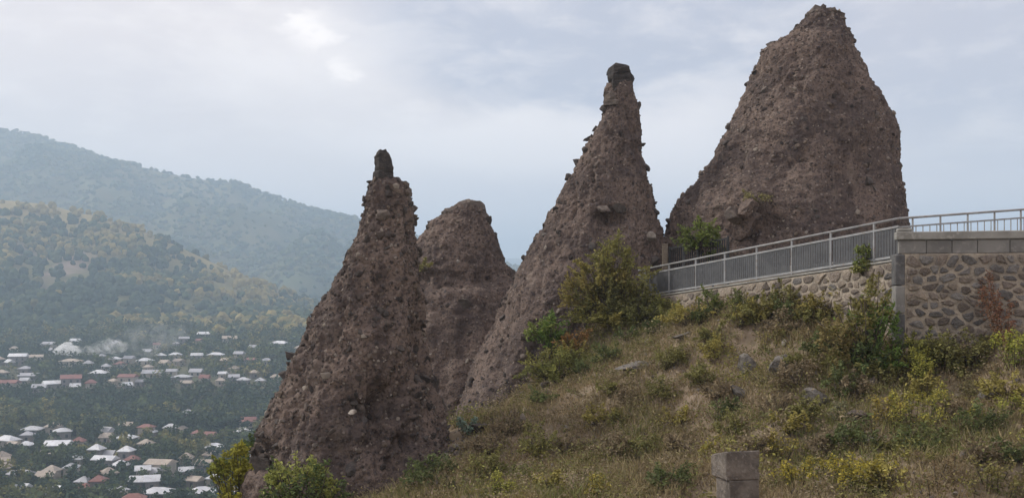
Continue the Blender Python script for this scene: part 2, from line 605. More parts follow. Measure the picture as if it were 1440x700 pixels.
vx = axis_grid((-4000, -600, 120), (-600, 300, 9), (300, 4001, 120))
vy = axis_grid((-600, 100, 60), (100, 900, 8), (900, 9001, 150))
VX, VY = np.meshgrid(vx, vy)
o = obj('valley_floor', mesh('valley_floor', np.stack([VX, VY, floor_z(VX, VY)], -1).reshape(-1, 3), grid_faces(len(vx), len(vy)), 'valley', smooth=True))
tag(o, kind='structure')


def hill(name, crest, dist, base_d, base_z, back, mat, step, namp, seed, xr, shape=1.25):
    """a ridge: crest through photo pixels at distance dist, front slope down to base_d, back slope behind"""
    cr = np.array(crest, float)
    hx = np.arange(xr[0], xr[1], step)
    hy_ = np.concatenate([np.arange(base_d, dist, step), np.arange(dist, dist + back, step * 3)])
    X, Y = np.meshgrid(hx, hy_)

    def height(X, Y):
        crest_y = dist + 60 * fbm(X * 0.003, 0.0 * X, 0, 2, seed + 5) * (dist / 1500)
        pxs = X / crest_y * F + 720
        zc = (HY - np.interp(pxs, cr[:, 0], cr[:, 1])) / F * crest_y
        t = np.clip((Y - base_d) / (crest_y - base_d), 0, 1)
        prof = t ** shape * (1 - 0.15 * t) / 0.85
        g = fbm(X * 0.006, Y * 0.0025, 0, 4, seed)
        z = base_z + (zc - base_z) * prof + namp * g * np.sin(np.pi * np.clip(t, 0, 1)) ** 0.7
        bk = np.maximum(0, Y - crest_y)
        return z - bk * 0.35
    tint = None
    if mat == 'hill':
        Zh = height(X, Y)
        pxs, t = X / Y * F + 720, (Y - base_d) / (dist - base_d)
        n1, n2 = fbm(X * 0.012, Y * 0.012, 0, 3, 140), fbm(X * 0.03, Y * 0.03, 0, 3, 141)
        g = np.clip(0.5 + 0.6 * n1, 0, 1)[..., None]
        tint = g * np.array([0.22, 0.185, 0.085]) + (1 - g) * np.array([0.12, 0.125, 0.055])
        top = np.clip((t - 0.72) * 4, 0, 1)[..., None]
        tint = tint * (1 - top) + top * np.array([0.30, 0.245, 0.115])  # sunlight on the crest painted in as brighter yellow
        cl = np.exp(-((pxs - 75) / 65) ** 4 - ((t - 0.56) / 0.17) ** 4) * np.clip(0.6 + 1.4 * n2, 0, 1)
        cl = np.maximum(cl, 0.8 * np.exp(-((pxs + 60) / 60) ** 4 - ((t - 0.6) / 0.1) ** 4) * np.clip(0.4 + 1.5 * n2, 0, 1))[..., None]
        tint = tint * (1 - cl) + cl * np.array([0.24, 0.185, 0.15])
        tint = tint.reshape(-1, 3)
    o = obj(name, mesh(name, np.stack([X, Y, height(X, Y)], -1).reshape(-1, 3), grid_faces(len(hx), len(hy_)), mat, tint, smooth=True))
    tag(o, kind='structure')
    return height


near_crest = [(-900, 150), (-500, 215), (-200, 262), (0, 281), (60, 286), (120, 299), (200, 324), (260, 350), (330, 383), (400, 410), (470, 431), (560, 447), (700, 462), (1500, 475)]
far_crest = [(-1200, 165), (-600, 160), (-200, 162), (0, 180), (50, 190), (100, 207), (180, 233), (260, 249), (340, 259), (365, 272), (400, 281), (430, 292), (500, 307), (560, 326), (640, 352), (760, 385), (1000, 402), (2000, 410)]
last_crest = [(-1500, 300), (300, 345), (500, 350), (640, 357), (715, 361), (800, 364), (1000, 352), (1300, 366), (2500, 350)]
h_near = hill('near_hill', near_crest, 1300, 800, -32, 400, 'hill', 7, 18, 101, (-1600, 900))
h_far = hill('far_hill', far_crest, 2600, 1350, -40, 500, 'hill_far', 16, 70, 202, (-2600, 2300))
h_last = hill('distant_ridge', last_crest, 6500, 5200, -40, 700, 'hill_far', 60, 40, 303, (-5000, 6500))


def canopy(name, hf, n, xr, yr, rad, tints, seed, keep, label, crest=1.0, tv=0.2, gain=1.6, sub=2):
    """a wood that covers a slope: one mesh of tree crowns"""
    r = np.random.default_rng(seed)
    x = r.uniform(*xr, n)
    y = r.uniform(*yr, n)
    k = keep(x, y, r)
    x, y = x[k], y[k]
    z = hf(x, y)
    n = len(x)
    bv, bf = ICO[sub]
    s = rad * r.uniform(0.6, 1.35, n)
    jit = 1 + (0.28 if sub == 1 else 0.16) * r.normal(size=(n, len(bv)))
    v = bv[None] * jit[:, :, None] * s[:, None, None] * np.array([1, 1, 1.1 if sub == 2 else 0.75]) + np.stack([x, y, z + s * 0.55], 1)[:, None, :]
    f = bf[None] + (np.arange(n) * len(bv))[:, None, None]
    patch = fbm(x * 0.012, y * 0.012, 0, 3, seed + 2)
    w = np.clip(0.42 + 0.6 * patch + 0.28 * r.normal(size=n) + crest * np.clip((y - yr[0]) / (yr[1] - yr[0]) - 0.62, 0, 1) * 1.6, 0, 0.999)  # crowns turn yellower towards the top, crest sunlight put into their tint
    tn = np.array(tints)
    idx = (w * len(tn)).astype(int)
    t = gain * tn[idx] * r.uniform(1 - tv, 1 + tv, (n, 1))
    o = obj(name, mesh(name, v.reshape(-1, 3), f.reshape(-1, 3), 'foliage_far', np.repeat(t, len(bv), 0)))
    tag(o, label, 'forest', None, 'stuff')


def keep_near(x, y, r):
    pxs = x / y * F + 720
    t = (y - 800) / 500
    open_ = fbm(x * 0.010, y * 0.008, 0, 3, 77)
    dens = np.clip(0.95 - 0.9 * np.clip(open_, 0, 1) - 2.2 * np.clip(t - 0.72, 0, 0.3), 0.10, 1)  # crest trees thinned to show the sunlit yellow painted on the ground
    cliff = (pxs > 20) & (pxs < 135) & (t > 0.42) & (t < 0.72)
    dens = np.where(cliff, dens * 0.22, dens)
    return (r.uniform(size=len(x)) < dens) & (pxs > -90) & (pxs < 640)


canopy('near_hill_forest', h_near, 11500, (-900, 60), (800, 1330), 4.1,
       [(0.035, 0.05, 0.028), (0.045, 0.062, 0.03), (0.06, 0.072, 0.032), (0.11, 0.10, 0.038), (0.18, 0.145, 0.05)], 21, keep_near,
       'mixed green and yellowing forest covering the nearer hill, sunlit crest painted yellower')


def keep_spur(x, y, r):
    pxs = x / y * F + 720
    return (r.uniform(size=len(x)) < 0.8) & (pxs >= 640) & (pxs < 1150)


canopy('spur_forest', h_near, 9000, (-120, 450), (800, 1330), 5.0,
       [(0.035, 0.05, 0.028), (0.045, 0.062, 0.03), (0.06, 0.072, 0.032), (0.11, 0.10, 0.038)], 24, keep_spur,
       'mixed green forest on the low spur of the nearer hill', sub=1)


def keep_far(x, y, r):
    pxs = x / y * F + 720
    open_ = fbm(x * 0.005, y * 0.004, 0, 3, 78)
    dens = np.clip(0.95 - 1.2 * np.clip(open_, 0, 1), 0.30, 1)
    dens = np.where((pxs > 345) & (pxs < 430) & (y > 2000), dens * 0.4, dens)  # sunlit ridge imitated: fewer trees over the brighter painted ground
    return (r.uniform(size=len(x)) < dens) & (pxs > -120) & (pxs < 1050)


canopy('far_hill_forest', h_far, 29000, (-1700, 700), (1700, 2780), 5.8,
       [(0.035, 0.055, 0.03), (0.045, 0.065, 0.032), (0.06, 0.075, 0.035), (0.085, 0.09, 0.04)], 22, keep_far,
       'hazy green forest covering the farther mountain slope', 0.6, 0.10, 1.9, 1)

# ------------------------------------------------------------------ rock pinnacles
rock_pts = {}


def pinnacle(label, d, rows, seed, depth=0.85, dents=(), big=0.14, nu=260, nv=280, nclast=90, nsmall=900, lean=0.0, jut=45):
    root_row = rows[-1]
    base = P((root_row[1] + root_row[2]) / 2, root_row[0], d)
    t = thing('rock_pinnacle', label, 'rock', base)
    R = np.array(sorted(rows, key=lambda q: -q[0]), float)         # bottom first
    py = R[:, 0]
    arc = np.concatenate([[0], np.cumsum(np.hypot(np.diff(py), np.diff(R[:, 1])))])
    s = np.linspace(0, arc[-1], nv)
    pys = np.interp(s, arc, py)
    L = np.interp(s, arc, R[:, 1])
    Rr = np.interp(s, arc, R[:, 2])
    ang = np.linspace(0, 2 * np.pi, nu, endpoint=False)
    cx = ((L + Rr) / 2 - 720) / F * d
    a = (Rr - L) / 2 / F * d
    z = (HY - pys) / F * d
    ca, sa = np.cos(ang), np.sin(ang)
    rad = np.ones((nv, nu))
    rad += 0.07 * fbm(ca[None] * 1.3 + seed, sa[None] * 1.3, z[:, None] * 0.18, 3, seed) * np.abs(sa)[None]
    X = cx[:, None] + a[:, None] * rad * ca[None]
    Y = d + a[:, None] * depth * rad * sa[None] + lean * (z - z[0])[:, None]
    Z = np.repeat(z[:, None], nu, 1)
    amp = np.clip(a / 1.2, 0.25, 1.0)[:, None]
    n1 = fbm(X * 0.8, Y * 0.8, Z * 0.45, 3, seed + 1)
    n2 = fbm(X * 2.6, Y * 2.6, Z * 1.9, 3, seed + 2)
    n3 = fbm(X * 8.0, Y * 8.0, Z * 7.0, 2, seed + 3)
    pit = np.clip(fbm(X * 3.2, Y * 3.2, Z * 3.2, 2, seed + 4) - 0.45, 0, 1)
    rid = 1 - np.abs(vnoise(X * 1.3, Y * 1.3, Z * 0.55, seed + 8)) * 2.2
    rid2 = 1 - np.abs(vnoise(X * 3.6, Y * 3.6, Z * 2.6, seed + 9)) * 2.2
    disp = amp * (big * n1 + 0.050 * n2 + 0.036 * n3 - 0.17 * pit - 0.10 * np.clip(rid, 0, 1) ** 3 - 0.03 * np.clip(rid2, 0, 1) ** 2)
    for (dx, dy, rx, ry, depth_m) in dents:
        pxs = X / Y * F + 720
        pyy = HY - Z / Y * F
        g = np.exp(-(((pxs - dx) / rx) ** 2 + ((pyy - dy) / ry) ** 2) ** 1.5) * (Y < d)
        disp -= depth_m * g * (1 + 0.5 * n2)
    X = X + disp * ca[None]
    Y = Y + disp * sa[None]
    Z = Z + disp * 0.25 + 0.03 * n3
    v = np.stack([X, Y, Z], -1)
    top = v[-1].mean(0) + np.array([0, 0, 0.08])
    allv = np.concatenate([v.reshape(-1, 3), top[None]]) - np.array(base)
    f = grid_faces(nu, nv, wrap=True)
    k = (nv - 1) * nu
    tri = np.stack([k + np.arange(nu), k + (np.arange(nu) + 1) % nu, np.full(nu, nv * nu), np.full(nu, nv * nu)], 1)
    me = bpy.data.meshes.new('rock_body')
    me.from_pydata(allv.tolist(), [], f.tolist() + [q[:3] for q in tri.tolist()])
    me.polygons.foreach_set('use_smooth', np.ones(len(me.polygons), dtype=bool))
    me.materials.append(M['tuff'])
    me.update()
    obj('rock_body', me, t)
    rock_pts[label] = (v, ca, sa, base)
    # stones bedded in the tuff
    r = np.random.default_rng(seed + 50)
    w = np.repeat((a + 0.25)[:, None], nu, 1) * (np.gradient(s)[:, None] + 0)
    vis = (pys < 640)[:, None] * np.ones((1, nu))
    w = w * vis
    front = (Y < d + 0.25 * a[:, None])
    wf = (w * front).ravel()
    idx = r.choice(nv * nu, nclast, p=wf / wf.sum())
    mats = ['clast_dark', 'clast_dark', 'clast_mid', 'clast_mid', 'clast_pale']
    for q in idx:
        i, j = divmod(int(q), nu)
        sz = 0.066 * (1 + r.pareto(2.8))
        sz = min(sz, 0.24) * (0.6 + 0.4 * min(1, a[i] / 1.0))
        m = mats[int(r.choice(5, p=[.28, .27, .20, .17, .08]))]
        if m == 'clast_pale':
            sz = min(sz, 0.085)
        o = obj('stone', STONES[m][int(r.integers(0, 5))], t, Vector(v[i, j] - np.array(base)) + Vector((ca[j], sa[j], 0)) * sz * -0.12,
                tuple(r.uniform(0, 6.28, 3)), tuple(sz * r.uniform(0.55, 1.5, 3)))
    # dark stones jutting from the flanks
    side = np.nonzero(np.abs(ca) > 0.93)[0]
    okr = np.nonzero((pys < 620) & (a > 0.35))[0]
    for _ in range(jut):
        i, j = int(r.choice(okr)), int(r.choice(side))
        sz = r.uniform(0.07, 0.17)
        obj('stone', STONES['clast_dark'][int(r.integers(0, 5))], t, Vector(v[i, j] - np.array(base)) + Vector((ca[j], sa[j], 0)) * sz * 0.15,
            tuple(r.uniform(0, 6.28, 3)), tuple(sz * r.uniform(0.6, 1.7, 3)))
    ws = (w * (Y < d + 0.5 * a[:, None])).ravel()
    idx = r.choice(nv * nu, nsmall, p=ws / ws.sum())
    bv, bf = ICO[1]
    n = len(idx)
    sz = r.uniform(0.015, 0.055, n) * (1 + 1.3 * (r.uniform(size=n) < 0.10))
    jit = 1 + 0.22 * r.normal(size=(n, len(bv)))
    vv = bv[None] * jit[:, :, None] * sz[:, None, None] * r.uniform(0.7, 1.3, (n, 1, 3)) + (v.reshape(-1, 3)[idx] - np.array(base) - np.stack([np.tile(ca, nv)[idx], np.tile(sa, nv)[idx], np.zeros(n)], 1) * sz[:, None] * 0.2)[:, None, :]
    ff = bf[None] + (np.arange(n) * len(bv))[:, None, None]
    base_t = np.array([(0.065, 0.055, 0.05), (0.11, 0.09, 0.08), (0.17, 0.135, 0.11), (0.30, 0.26, 0.22)])
    tt = base_t[r.choice(4, n, p=[.36, .26, .26, .12])]
    o = obj('embedded_pebbles', mesh('embedded_pebbles', vv.reshape(-1, 3), ff.reshape(-1, 3), 'grass', np.repeat(tt, len(bv), 0)), t)
    o['kind'] = 'stuff'
    return t, base


STONES = {}
_r = np.random.default_rng(3)
for m in ('clast_dark', 'clast_mid', 'clast_pale', 'boulder'):
    STONES[m] = []
    for k in range(5):
        v, f = stone_shape(2, _r, 9, 0.12)
        STONES[m].append(mesh('stone', v, f, m))
BIG = {}
for m in ('clast_dark', 'clast_mid', 'clast_pale', 'boulder', 'tuff'):
    BIG[m] = []
    for k in range(3):
        v, f = stone_shape(4, _r, 9, 0.10)
        BIG[m].append(mesh('boulder', v, f, m))


def on_rock(t, base, name, px, py, d, size, mat, k=0, rot=(0.3, 0.2, 0.5), label=None):
    """a piece of the pinnacle, centred where a photo pixel meets distance d; size in metres (half axes)"""
    o = obj(name, BIG[mat][k % 3], t, P(px, py, d) - base, rot, size)
    if label:
        o['label'] = label
    return o


R1 = [(250, 527, 556), (254, 524, 560), (258, 520, 576), (270, 516, 578), (300, 510, 580), (320, 503, 581), (360, 488, 589), (400, 470, 594), (440, 448, 599), (480, 424, 605), (500, 410, 609),
      (540, 393, 617), (580, 378, 627), (620, 360, 635), (660, 346, 640), (700, 336, 645), (760, 318, 652), (820, 296, 664), (880, 280, 680)]
t1, b1 = pinnacle('slim rock spire with a narrow stub on top and a yellow sapling beside it', 30, R1, 7,
                  dents=[(562, 592, 62, 78, 0.75), (600, 470, 22, 60, 0.3), (515, 568, 28, 24, 0.3), (470, 640, 30, 30, 0.3), (365, 640, 20, 24, 0.4)], nclast=170, nsmall=2600, nu=305, nv=330)
R2 = [(282, 651, 661), (286, 643, 670), (290, 637, 676), (295, 632, 681), (302, 622, 683), (312, 609, 686), (325, 597, 692), (338, 586, 697), (350, 576, 703), (372, 561, 711), (380, 552, 722), (400, 540, 745),
      (440, 524, 770), (500, 505, 800), (560, 490, 820), (640, 470, 850)]
t2, b2 = pinnacle('low blunt rock cone on a wide smooth base between the two slim spires', 48, R2, 23, big=0.12, nclast=80, nsmall=1200,
                  dents=[(640, 392, 90, 14, 0.5)])
R3 = [(118, 853, 891), (125, 850, 891), (145, 851, 897), (160, 849, 899), (180, 842, 900), (192, 836, 901), (200, 826, 903), (240, 806, 908), (280, 784, 918), (320, 759, 928), (340, 746, 934),
      (380, 726, 944), (420, 706, 956), (460, 690, 968), (500, 672, 985), (540, 656, 1000), (580, 642, 1015), (620, 628, 1030), (700, 600, 1060)]
t3, b3 = pinnacle('tall tapering rock spire with a dark blocky head behind the olive shrubs', 42, R3, 39,
                  dents=[(862, 303, 26, 12, 0.5), (700, 470, 20, 60, 0.3)], nclast=150, nsmall=2200, nu=305, nv=330)
R4 = [(14, 1140, 1172), (20, 1135, 1182), (30, 1128, 1187), (45, 1113, 1192), (52, 1107, 1199), (65, 1082, 1203), (75, 1070, 1206), (100, 1061, 1215), (130, 1048, 1230), (145, 1043, 1240), (165, 1032, 1249), (185, 1021, 1257), (220, 1003, 1257),
      (250, 984, 1259), (280, 956, 1262), (300, 943, 1265), (320, 938, 1268), (350, 932, 1271), (400, 925, 1276), (460, 915, 1282)]
t4, b4 = pinnacle('broad massive rock cone rising behind the sloping metal railing', 42, R4, 55,
                  dents=[(1060, 318, 45, 22, 0.35), (1200, 260, 40, 60, 0.25)], nclast=150, nsmall=2500, big=0.09, nu=305, nv=325)

# heads, ledges and single large stones of the pinnacles


def head(t, base, rows, d, mat, seed, nu=9, dep=0.9):
    """a blocky, broken head of rock, flat faceted, following the outline rows (py, left, right)"""
    r = np.random.default_rng(seed)
    R = np.array(sorted(rows, key=lambda q: -q[0]), float)
    py = np.linspace(R[0, 0], R[-1, 0], max(8, int((R[0, 0] - R[-1, 0]) / 3.2)))
    L = np.interp(-py, -R[:, 0], R[:, 1])
    Q = np.interp(-py, -R[:, 0], R[:, 2])
    ang = np.linspace(0, 2 * np.pi, nu, endpoint=False) + r.uniform(-.15, .15, nu)
    ca, sa = np.cos(ang), np.sin(ang)
    sq = 1 / np.maximum(np.abs(ca), np.abs(sa)) ** 0.45          # squarish plan
    sq = sq / np.max(sq * np.abs(ca))
    cx, a = ((L + Q) / 2 - 720) / F * d, (Q - L) / 2 / F * d
    z = (HY - py) / F * d
    m = len(py)
    steps = np.repeat(r.uniform(0.70, 1.12, (m // 3 + 1, nu)), 3, 0)[:m]
    k = sq[None] * steps * r.uniform(0.92, 1.06, (m, nu))
    X = cx[:, None] + a[:, None] * k * ca[None]
    Y = d + a[:, None] * dep * k * sa[None]
    Z = z[:, None] + r.uniform(-.03, .03, (m, nu))
    Z[-1] += r.uniform(-0.16, 0.10, nu) * min(1.0, a[-1] / 0.4)
    Z[-2] += r.uniform(-0.05, 0.05, nu)
    v = np.stack([X, Y, Z], -1).reshape(-1, 3) - np.array(base)
    f = [tuple(q) for q in grid_faces(nu, m, True)] + [tuple(range((m - 1) * nu, m * nu))]
    return obj('cap_stone', poly('cap_stone', v, f, mat), t)


head(t1, b1, [(211, 532, 544), (216, 528, 548), (224, 527, 552), (232, 526, 555), (245, 527, 556), (262, 523, 558)], 30, 'cap_backlit_dark', 1)
head(t1, b1, [(255, 556, 574), (262, 553, 578), (290, 556, 580), (325, 560, 582)], 30, 'clast_mid', 2)
head(t3, b3, [(93, 857, 884), (98, 853, 889), (112, 853, 891), (124, 852, 890), (136, 855, 890)], 42, 'cap_backlit_dark', 3)
head(t3, b3, [(128, 851, 872), (134, 848, 876), (150, 850, 880)], 41.8, 'clast_mid', 4)
head(t4, b4, [(12, 1142, 1172), (17, 1136, 1181), (28, 1134, 1186), (44, 1130, 1190), (52, 1128, 1192)], 42, 'clast_mid', 5, 13)
head(t2, b2, [(281, 652, 666), (285, 646, 677), (292, 643, 682), (304, 645, 686), (318, 650, 690)], 48, 'clast_mid', 6, 9)
head(t2, b2, [(294, 624, 640), (299, 617, 646), (312, 612, 648), (326, 610, 650)], 47.9, 'clast_mid', 7, 9)
on_rock(t1, b1, 'ledge_stone', 576, 318, 30, (0.14, 0.2, 0.24), 'clast_dark', 1)
on_rock(t1, b1, 'ledge_stone', 409, 500, 29.9, (0.30, 0.30, 0.20), 'clast_dark', 0, (0.1, 0.5, 0.2))
on_rock(t1, b1, 'ledge_stone', 492, 360, 29.8, (0.14, 0.2, 0.18), 'clast_dark', 1)
on_rock(t1, b1, 'ledge_stone', 496, 579, 27.2, (0.15, 0.3, 0.08), 'clast_pale', 2, (0.1, 0.1, 0.2))
on_rock(t1, b1, 'ledge_stone', 365, 650, 28.8, (0.5, 0.5, 0.34), 'clast_dark', 2, (0.2, 0.5, 0.3))
on_rock(t2, b2, 'ledge_stone', 634, 296, 47.6, (0.36, 0.4, 0.3), 'clast_mid', 1)
on_rock(t2, b2, 'ledge_stone', 684, 312, 47.8, (0.25, 0.3, 0.5), 'clast_dark', 2)
on_rock(t2, b2, 'ledge_stone', 650, 424, 42.6, (0.40, 0.4, 0.26), 'clast_dark', 2)
on_rock(t3, b3, 'ledge_stone', 895, 152, 42, (0.2, 0.3, 0.36), 'clast_dark', 1)
on_rock(t3, b3, 'ledge_stone', 826, 196, 42, (0.36, 0.3, 0.15), 'clast_dark', 2, (0.1, -0.4, 0.2))
on_rock(t3, b3, 'ledge_stone', 812, 228, 42, (0.3, 0.3, 0.26), 'clast_dark', 0)
on_rock(t3, b3, 'ledge_stone', 852, 293, 39.85, (0.36, 0.4, 0.22), 'clast_mid', 1, (0.4, 0.3, 0.1))
on_rock(t3, b3, 'ledge_stone', 869, 291, 39.85, (0.34, 0.4, 0.19), 'clast_dark', 2, (0.2, 0.5, 0.9))
on_rock(t3, b3, 'ledge_stone', 914, 332, 39.9, (0.28, 0.25, 0.25), 'clast_pale', 1)
on_rock(t3, b3, 'ledge_stone', 792, 285, 41.2, (0.34, 0.3, 0.22), 'clast_dark', 1)
on_rock(t4, b4, 'ledge_stone', 1193, 50, 42, (0.24, 0.3, 0.22), 'clast_dark', 0)
on_rock(t4, b4, 'ledge_stone', 1080, 72, 42, (0.42, 0.4, 0.24), 'clast_dark', 1, (0.1, -0.5, 0.2))
on_rock(t4, b4, 'ledge_stone', 1240, 150, 42, (0.2, 0.3, 0.30), 'clast_dark', 2)
on_rock(t4, b4, 'ledge_stone', 1256, 192, 42, (0.2, 0.3, 0.5), 'clast_dark', 0)
on_rock(t4, b4, 'ledge_stone', 1257, 242, 42, (0.2, 0.3, 0.44), 'clast_dark', 1)
on_rock(t4, b4, 'outcrop', 1050, 308, 38.4, (1.15, 0.8, 0.85), 'tuff', 0, (0.2, -0.3, 0.4))
on_rock(t4, b4, 'outcrop', 1052, 290, 38.0, (0.85, 0.6, 0.42), 'tuff', 1, (0.1, -0.35, 0.2))
on_rock(t4, b4, 'outcrop', 1030, 302, 37.9, (0.4, 0.4, 0.5), 'clast_mid', 2, (0.2, 0.2, 0.4))

# ------------------------------------------------------------------ retaining wall, ramp, railing, platform
RA, RB = P(900, 418, 38.6), P(1264, 363, 26.6)           # foot of the ramp railing
rv = RB - RA
rl = math.hypot(rv.x, rv.y)
ru = Vector((rv.x / rl, rv.y / rl, 0))                    # along the ramp
rn = Vector((-ru.y, ru.x, 0))                             # behind it
if rn.y < 0:
    rn = -rn
slope = rv.z / rl


def ramp_pt(s, off=0.0, dz=0.0):
    return Vector((RA.x, RA.y, 0)) + ru * s + rn * off + Vector((0, 0, RA.z + slope * s + dz))


# terrace: slab behind the railing, carrying the path
sv = [ramp_pt(s, o_, dz) for dz in (-0.06, -3.0) for s in np.linspace(-1.5, rl, 12) for o_ in (0.18, 13)]
nf = []
for k in range(11):
    a0 = 2 * k
    nf.append((a0, a0 + 1, a0 + 3, a0 + 2))
    nf.append((24 + a0, 24 + a0 + 2, 24 + a0 + 3, 24 + a0 + 1))
    nf.append((a0, a0 + 2, 24 + a0 + 2, 24 + a0))
nf += [(0, 24, 25, 1), (22, 23, 47, 46)]
o = obj('path', poly('path', sv, nf, 'path'))
tag(o, kind='structure')


def clip_poly(pts, a, b_, c_):
    """keep the side a*x+b*y<=c"""
    out = []
    for i in range(len(pts)):
        p, q = pts[i], pts[(i + 1) % len(pts)]
        dp, dq = a * p[0] + b_ * p[1] - c_, a * q[0] + b_ * q[1] - c_
        if dp <= 0:
            out.append(p)
        if dp * dq < 0:
            t_ = dp / (dp - dq)
            out.append((p[0] + (q[0] - p[0]) * t_, p[1] + (q[1] - p[1]) * t_))
    return out


def rubble(u0, u1, v0, v1, su, sv_, r, gap):
    """irregular stones of a masonry face, as 2-D outlines"""
    pts = []
    row, v = 0, v0 + sv_ * 0.5
    while v < v1:
        u = u0 + (0.25 if row % 2 else 0.6) * su
        while u < u1:
            pts.append((u + r.uniform(-.42, .42) * su, v + r.uniform(-.42, .42) * sv_))
            u += su * r.uniform(0.55, 1.5)
        v += sv_ * r.uniform(0.85, 1.15)
        row += 1
    pts = np.array(pts)
    k = np.array([sv_ / su, 1.0])
    cells = []
    for i, p in enumerate(pts):
        c_ = [(u0, v0), (u1, v0), (u1, v1), (u0, v1)]
        near = np.argsort((((pts - p) * k) ** 2).sum(1))[1:14]
        for j in near:
            q = pts[j]
            m_ = (p + q) / 2
            nrm = (q - p) * k * k
            g = gap * np.linalg.norm(nrm) / 2
            c_ = clip_poly(c_, nrm[0], nrm[1], float(nrm @ m_) - g)
            if len(c_) < 3:
                break
        if len(c_) >= 3:
            cells.append(c_)
    return cells


def stone_from_outline(outline, proud, r):
    o2 = np.array(outline)
    cen = o2.mean(0)
    # round the outline: corner cutting with a little jitter
    q = []
    for i in range(len(o2)):
        a, b_ = o2[i], o2[(i + 1) % len(o2)]
        q += [a * .78 + b_ * .22, a * .22 + b_ * .78]
    q = np.array(q) * 1.0
    q = cen + (q - cen) * r.uniform(0.78, 1.08, (len(q), 1)) * r.uniform(0.80, 1.02)
    n = len(q)
    rim = np.column_stack([q, np.zeros(n) - 0.04])
    mid = np.column_stack([cen + (q - cen) * 0.94, proud * r.uniform(0.5, 0.8, n)])
    top = np.column_stack([cen + (q - cen) * 0.62, proud * r.uniform(0.85, 1.2, n)])
    v = np.concatenate([rim, mid, top])
    f = []
    for a in range(2):
        f += [(a * n + i, a * n + (i + 1) % n, (a + 1) * n + (i + 1) % n, (a + 1) * n + i) for i in range(n)]
    f.append(tuple(range(2 * n, 3 * n)))
    return v, f, cen


def masonry(parent, origin, ux, uz, nrm, cells, r, mats, probs, proud):
    for c_ in cells:
        v, f, cen = stone_from_outline(c_, proud * r.uniform(0.5, 1.4), r)
        m = mats[int(r.choice(len(mats), p=probs))]
        loc = Vector(origin) + Vector(ux) * cen[0] + Vector(uz) * cen[1]
        vv = [Vector(ux) * (p[0] - cen[0]) + Vector(uz) * (p[1] - cen[1]) + Vector(nrm) * p[2] for p in v]
        obj('stone', poly('stone', vv, f, m), parent, loc)


r_ = np.random.default_rng(8)
# low wall under the ramp railing
wl0, wl1 = 2.6, rl - 0.02
tw = thing('ramp_wall', 'low sloping wall of small brown stones under the metal railing', 'wall', ramp_pt(0))
base0 = ramp_pt(0)
v = []
for s in (wl0 - 2.5, wl1):
    for o_ in (-0.12, 0.18):
        for dz in (-0.10, -3.2):
            v.append(ramp_pt(s, o_, dz) - base0)
obj('mortar_core', poly('mortar_core', v, [(0, 1, 3, 2), (4, 6, 7, 5), (0, 4, 5, 1), (2, 3, 7, 6), (0, 2, 6, 4), (1, 5, 7, 3)], 'mortar'), tw)
uz = Vector((0, 0, 1))
us = (ru + Vector((0, 0, slope)))
cells = rubble(wl0 - 1.5, wl1, -1.7, -0.13, 0.36, 0.22, r_, 0.03)
masonry(tw, -rn * 0.12, us, uz, -rn, cells, r_, ['stone_brown', 'stone_tan', 'stone_grey'], [0.42, 0.52, 0.06], 0.04)
v, f = bar_vf(ramp_pt(-0.2, 0.02, -0.055) - base0, ramp_pt(rl, 0.02, -0.055) - base0, 0.34, 0.05)
obj('coping', poly('coping', v, f, 'concrete'), tw)

# railing on the ramp
tr = thing('ramp_railing', 'grey metal railing with close upright bars sloping up to the platform', 'railing', base0)


def ramp_bar(name, s0, s1, dz, w, h, mat, n=4):
    return obj(name, bar(name, ramp_pt(s0, 0, dz) - base0, ramp_pt(s1, 0, dz) - base0, w, h, mat, n), tr)


ramp_bar('handrail', -0.1, rl + 0.05, 1.10, 0.035, None, 'rail', 8)
ramp_bar('top_rail', -0.1, rl, 0.88, 0.05, 0.06, 'rail')
ramp_bar('bottom_rail', -0.1, rl, 0.06, 0.05, 0.06, 'rail')
post_me = box('post', -0.027, 0.027, -0.027, 0.027, 0.0, 1.09, 'rail', 0.005)
rot_r = (0, 0, math.atan2(ru.y, ru.x))
post_s = np.linspace(0.35, rl - 0.9, 8)
for s in post_s:
    obj('post', post_me, tr, ramp_pt(s, 0.0) - base0, rot_r)
bal_me = box('baluster', -0.042, 0.042, -0.006, 0.006, 0.08, 0.86, 'rail_grey')
s = 0.05
while s < rl - 0.05:
    if np.min(np.abs(post_s - s)) > 0.055:
        obj('baluster', bal_me, tr, ramp_pt(s, 0.0) - base0, rot_r)
    s += 0.105

# stone platform wall facing the viewer
WA, WB = P(1260, 357, 26.2), P(1560, 355, 25.2)
wv = WB - WA
wlen = math.hypot(wv.x, wv.y)
wu = Vector((wv.x / wlen, wv.y / wlen, 0))
wn = Vector((wu.y, -wu.x, 0))                              # towards the viewer
if wn.y > 0:
    wn = -wn
tp = thing('platform_wall', 'tall rubble stone wall in pale mortar holding up the platform', 'wall', WA)
H0 = -3.6
cv = [wu * a + wn * b_ + uz * c_ for c_ in (H0, 0) for b_ in (0.0, -0.5) for a in (0.15, wlen)]
obj('mortar_core', poly('mortar_core', cv, [(0, 2, 3, 1), (4, 5, 7, 6), (0, 1, 5, 4), (2, 6, 7, 3), (0, 4, 6, 2), (1, 3, 7, 5)], 'mortar'), tp)
cells = rubble(0.26, wlen, -3.0, -0.03, 0.33, 0.23, r_, 0.028)
masonry(tp, (0, 0, 0), wu, uz, wn, cells, r_, ['stone_grey', 'stone_brown', 'stone_tan'], [0.42, 0.40, 0.18], 0.05)
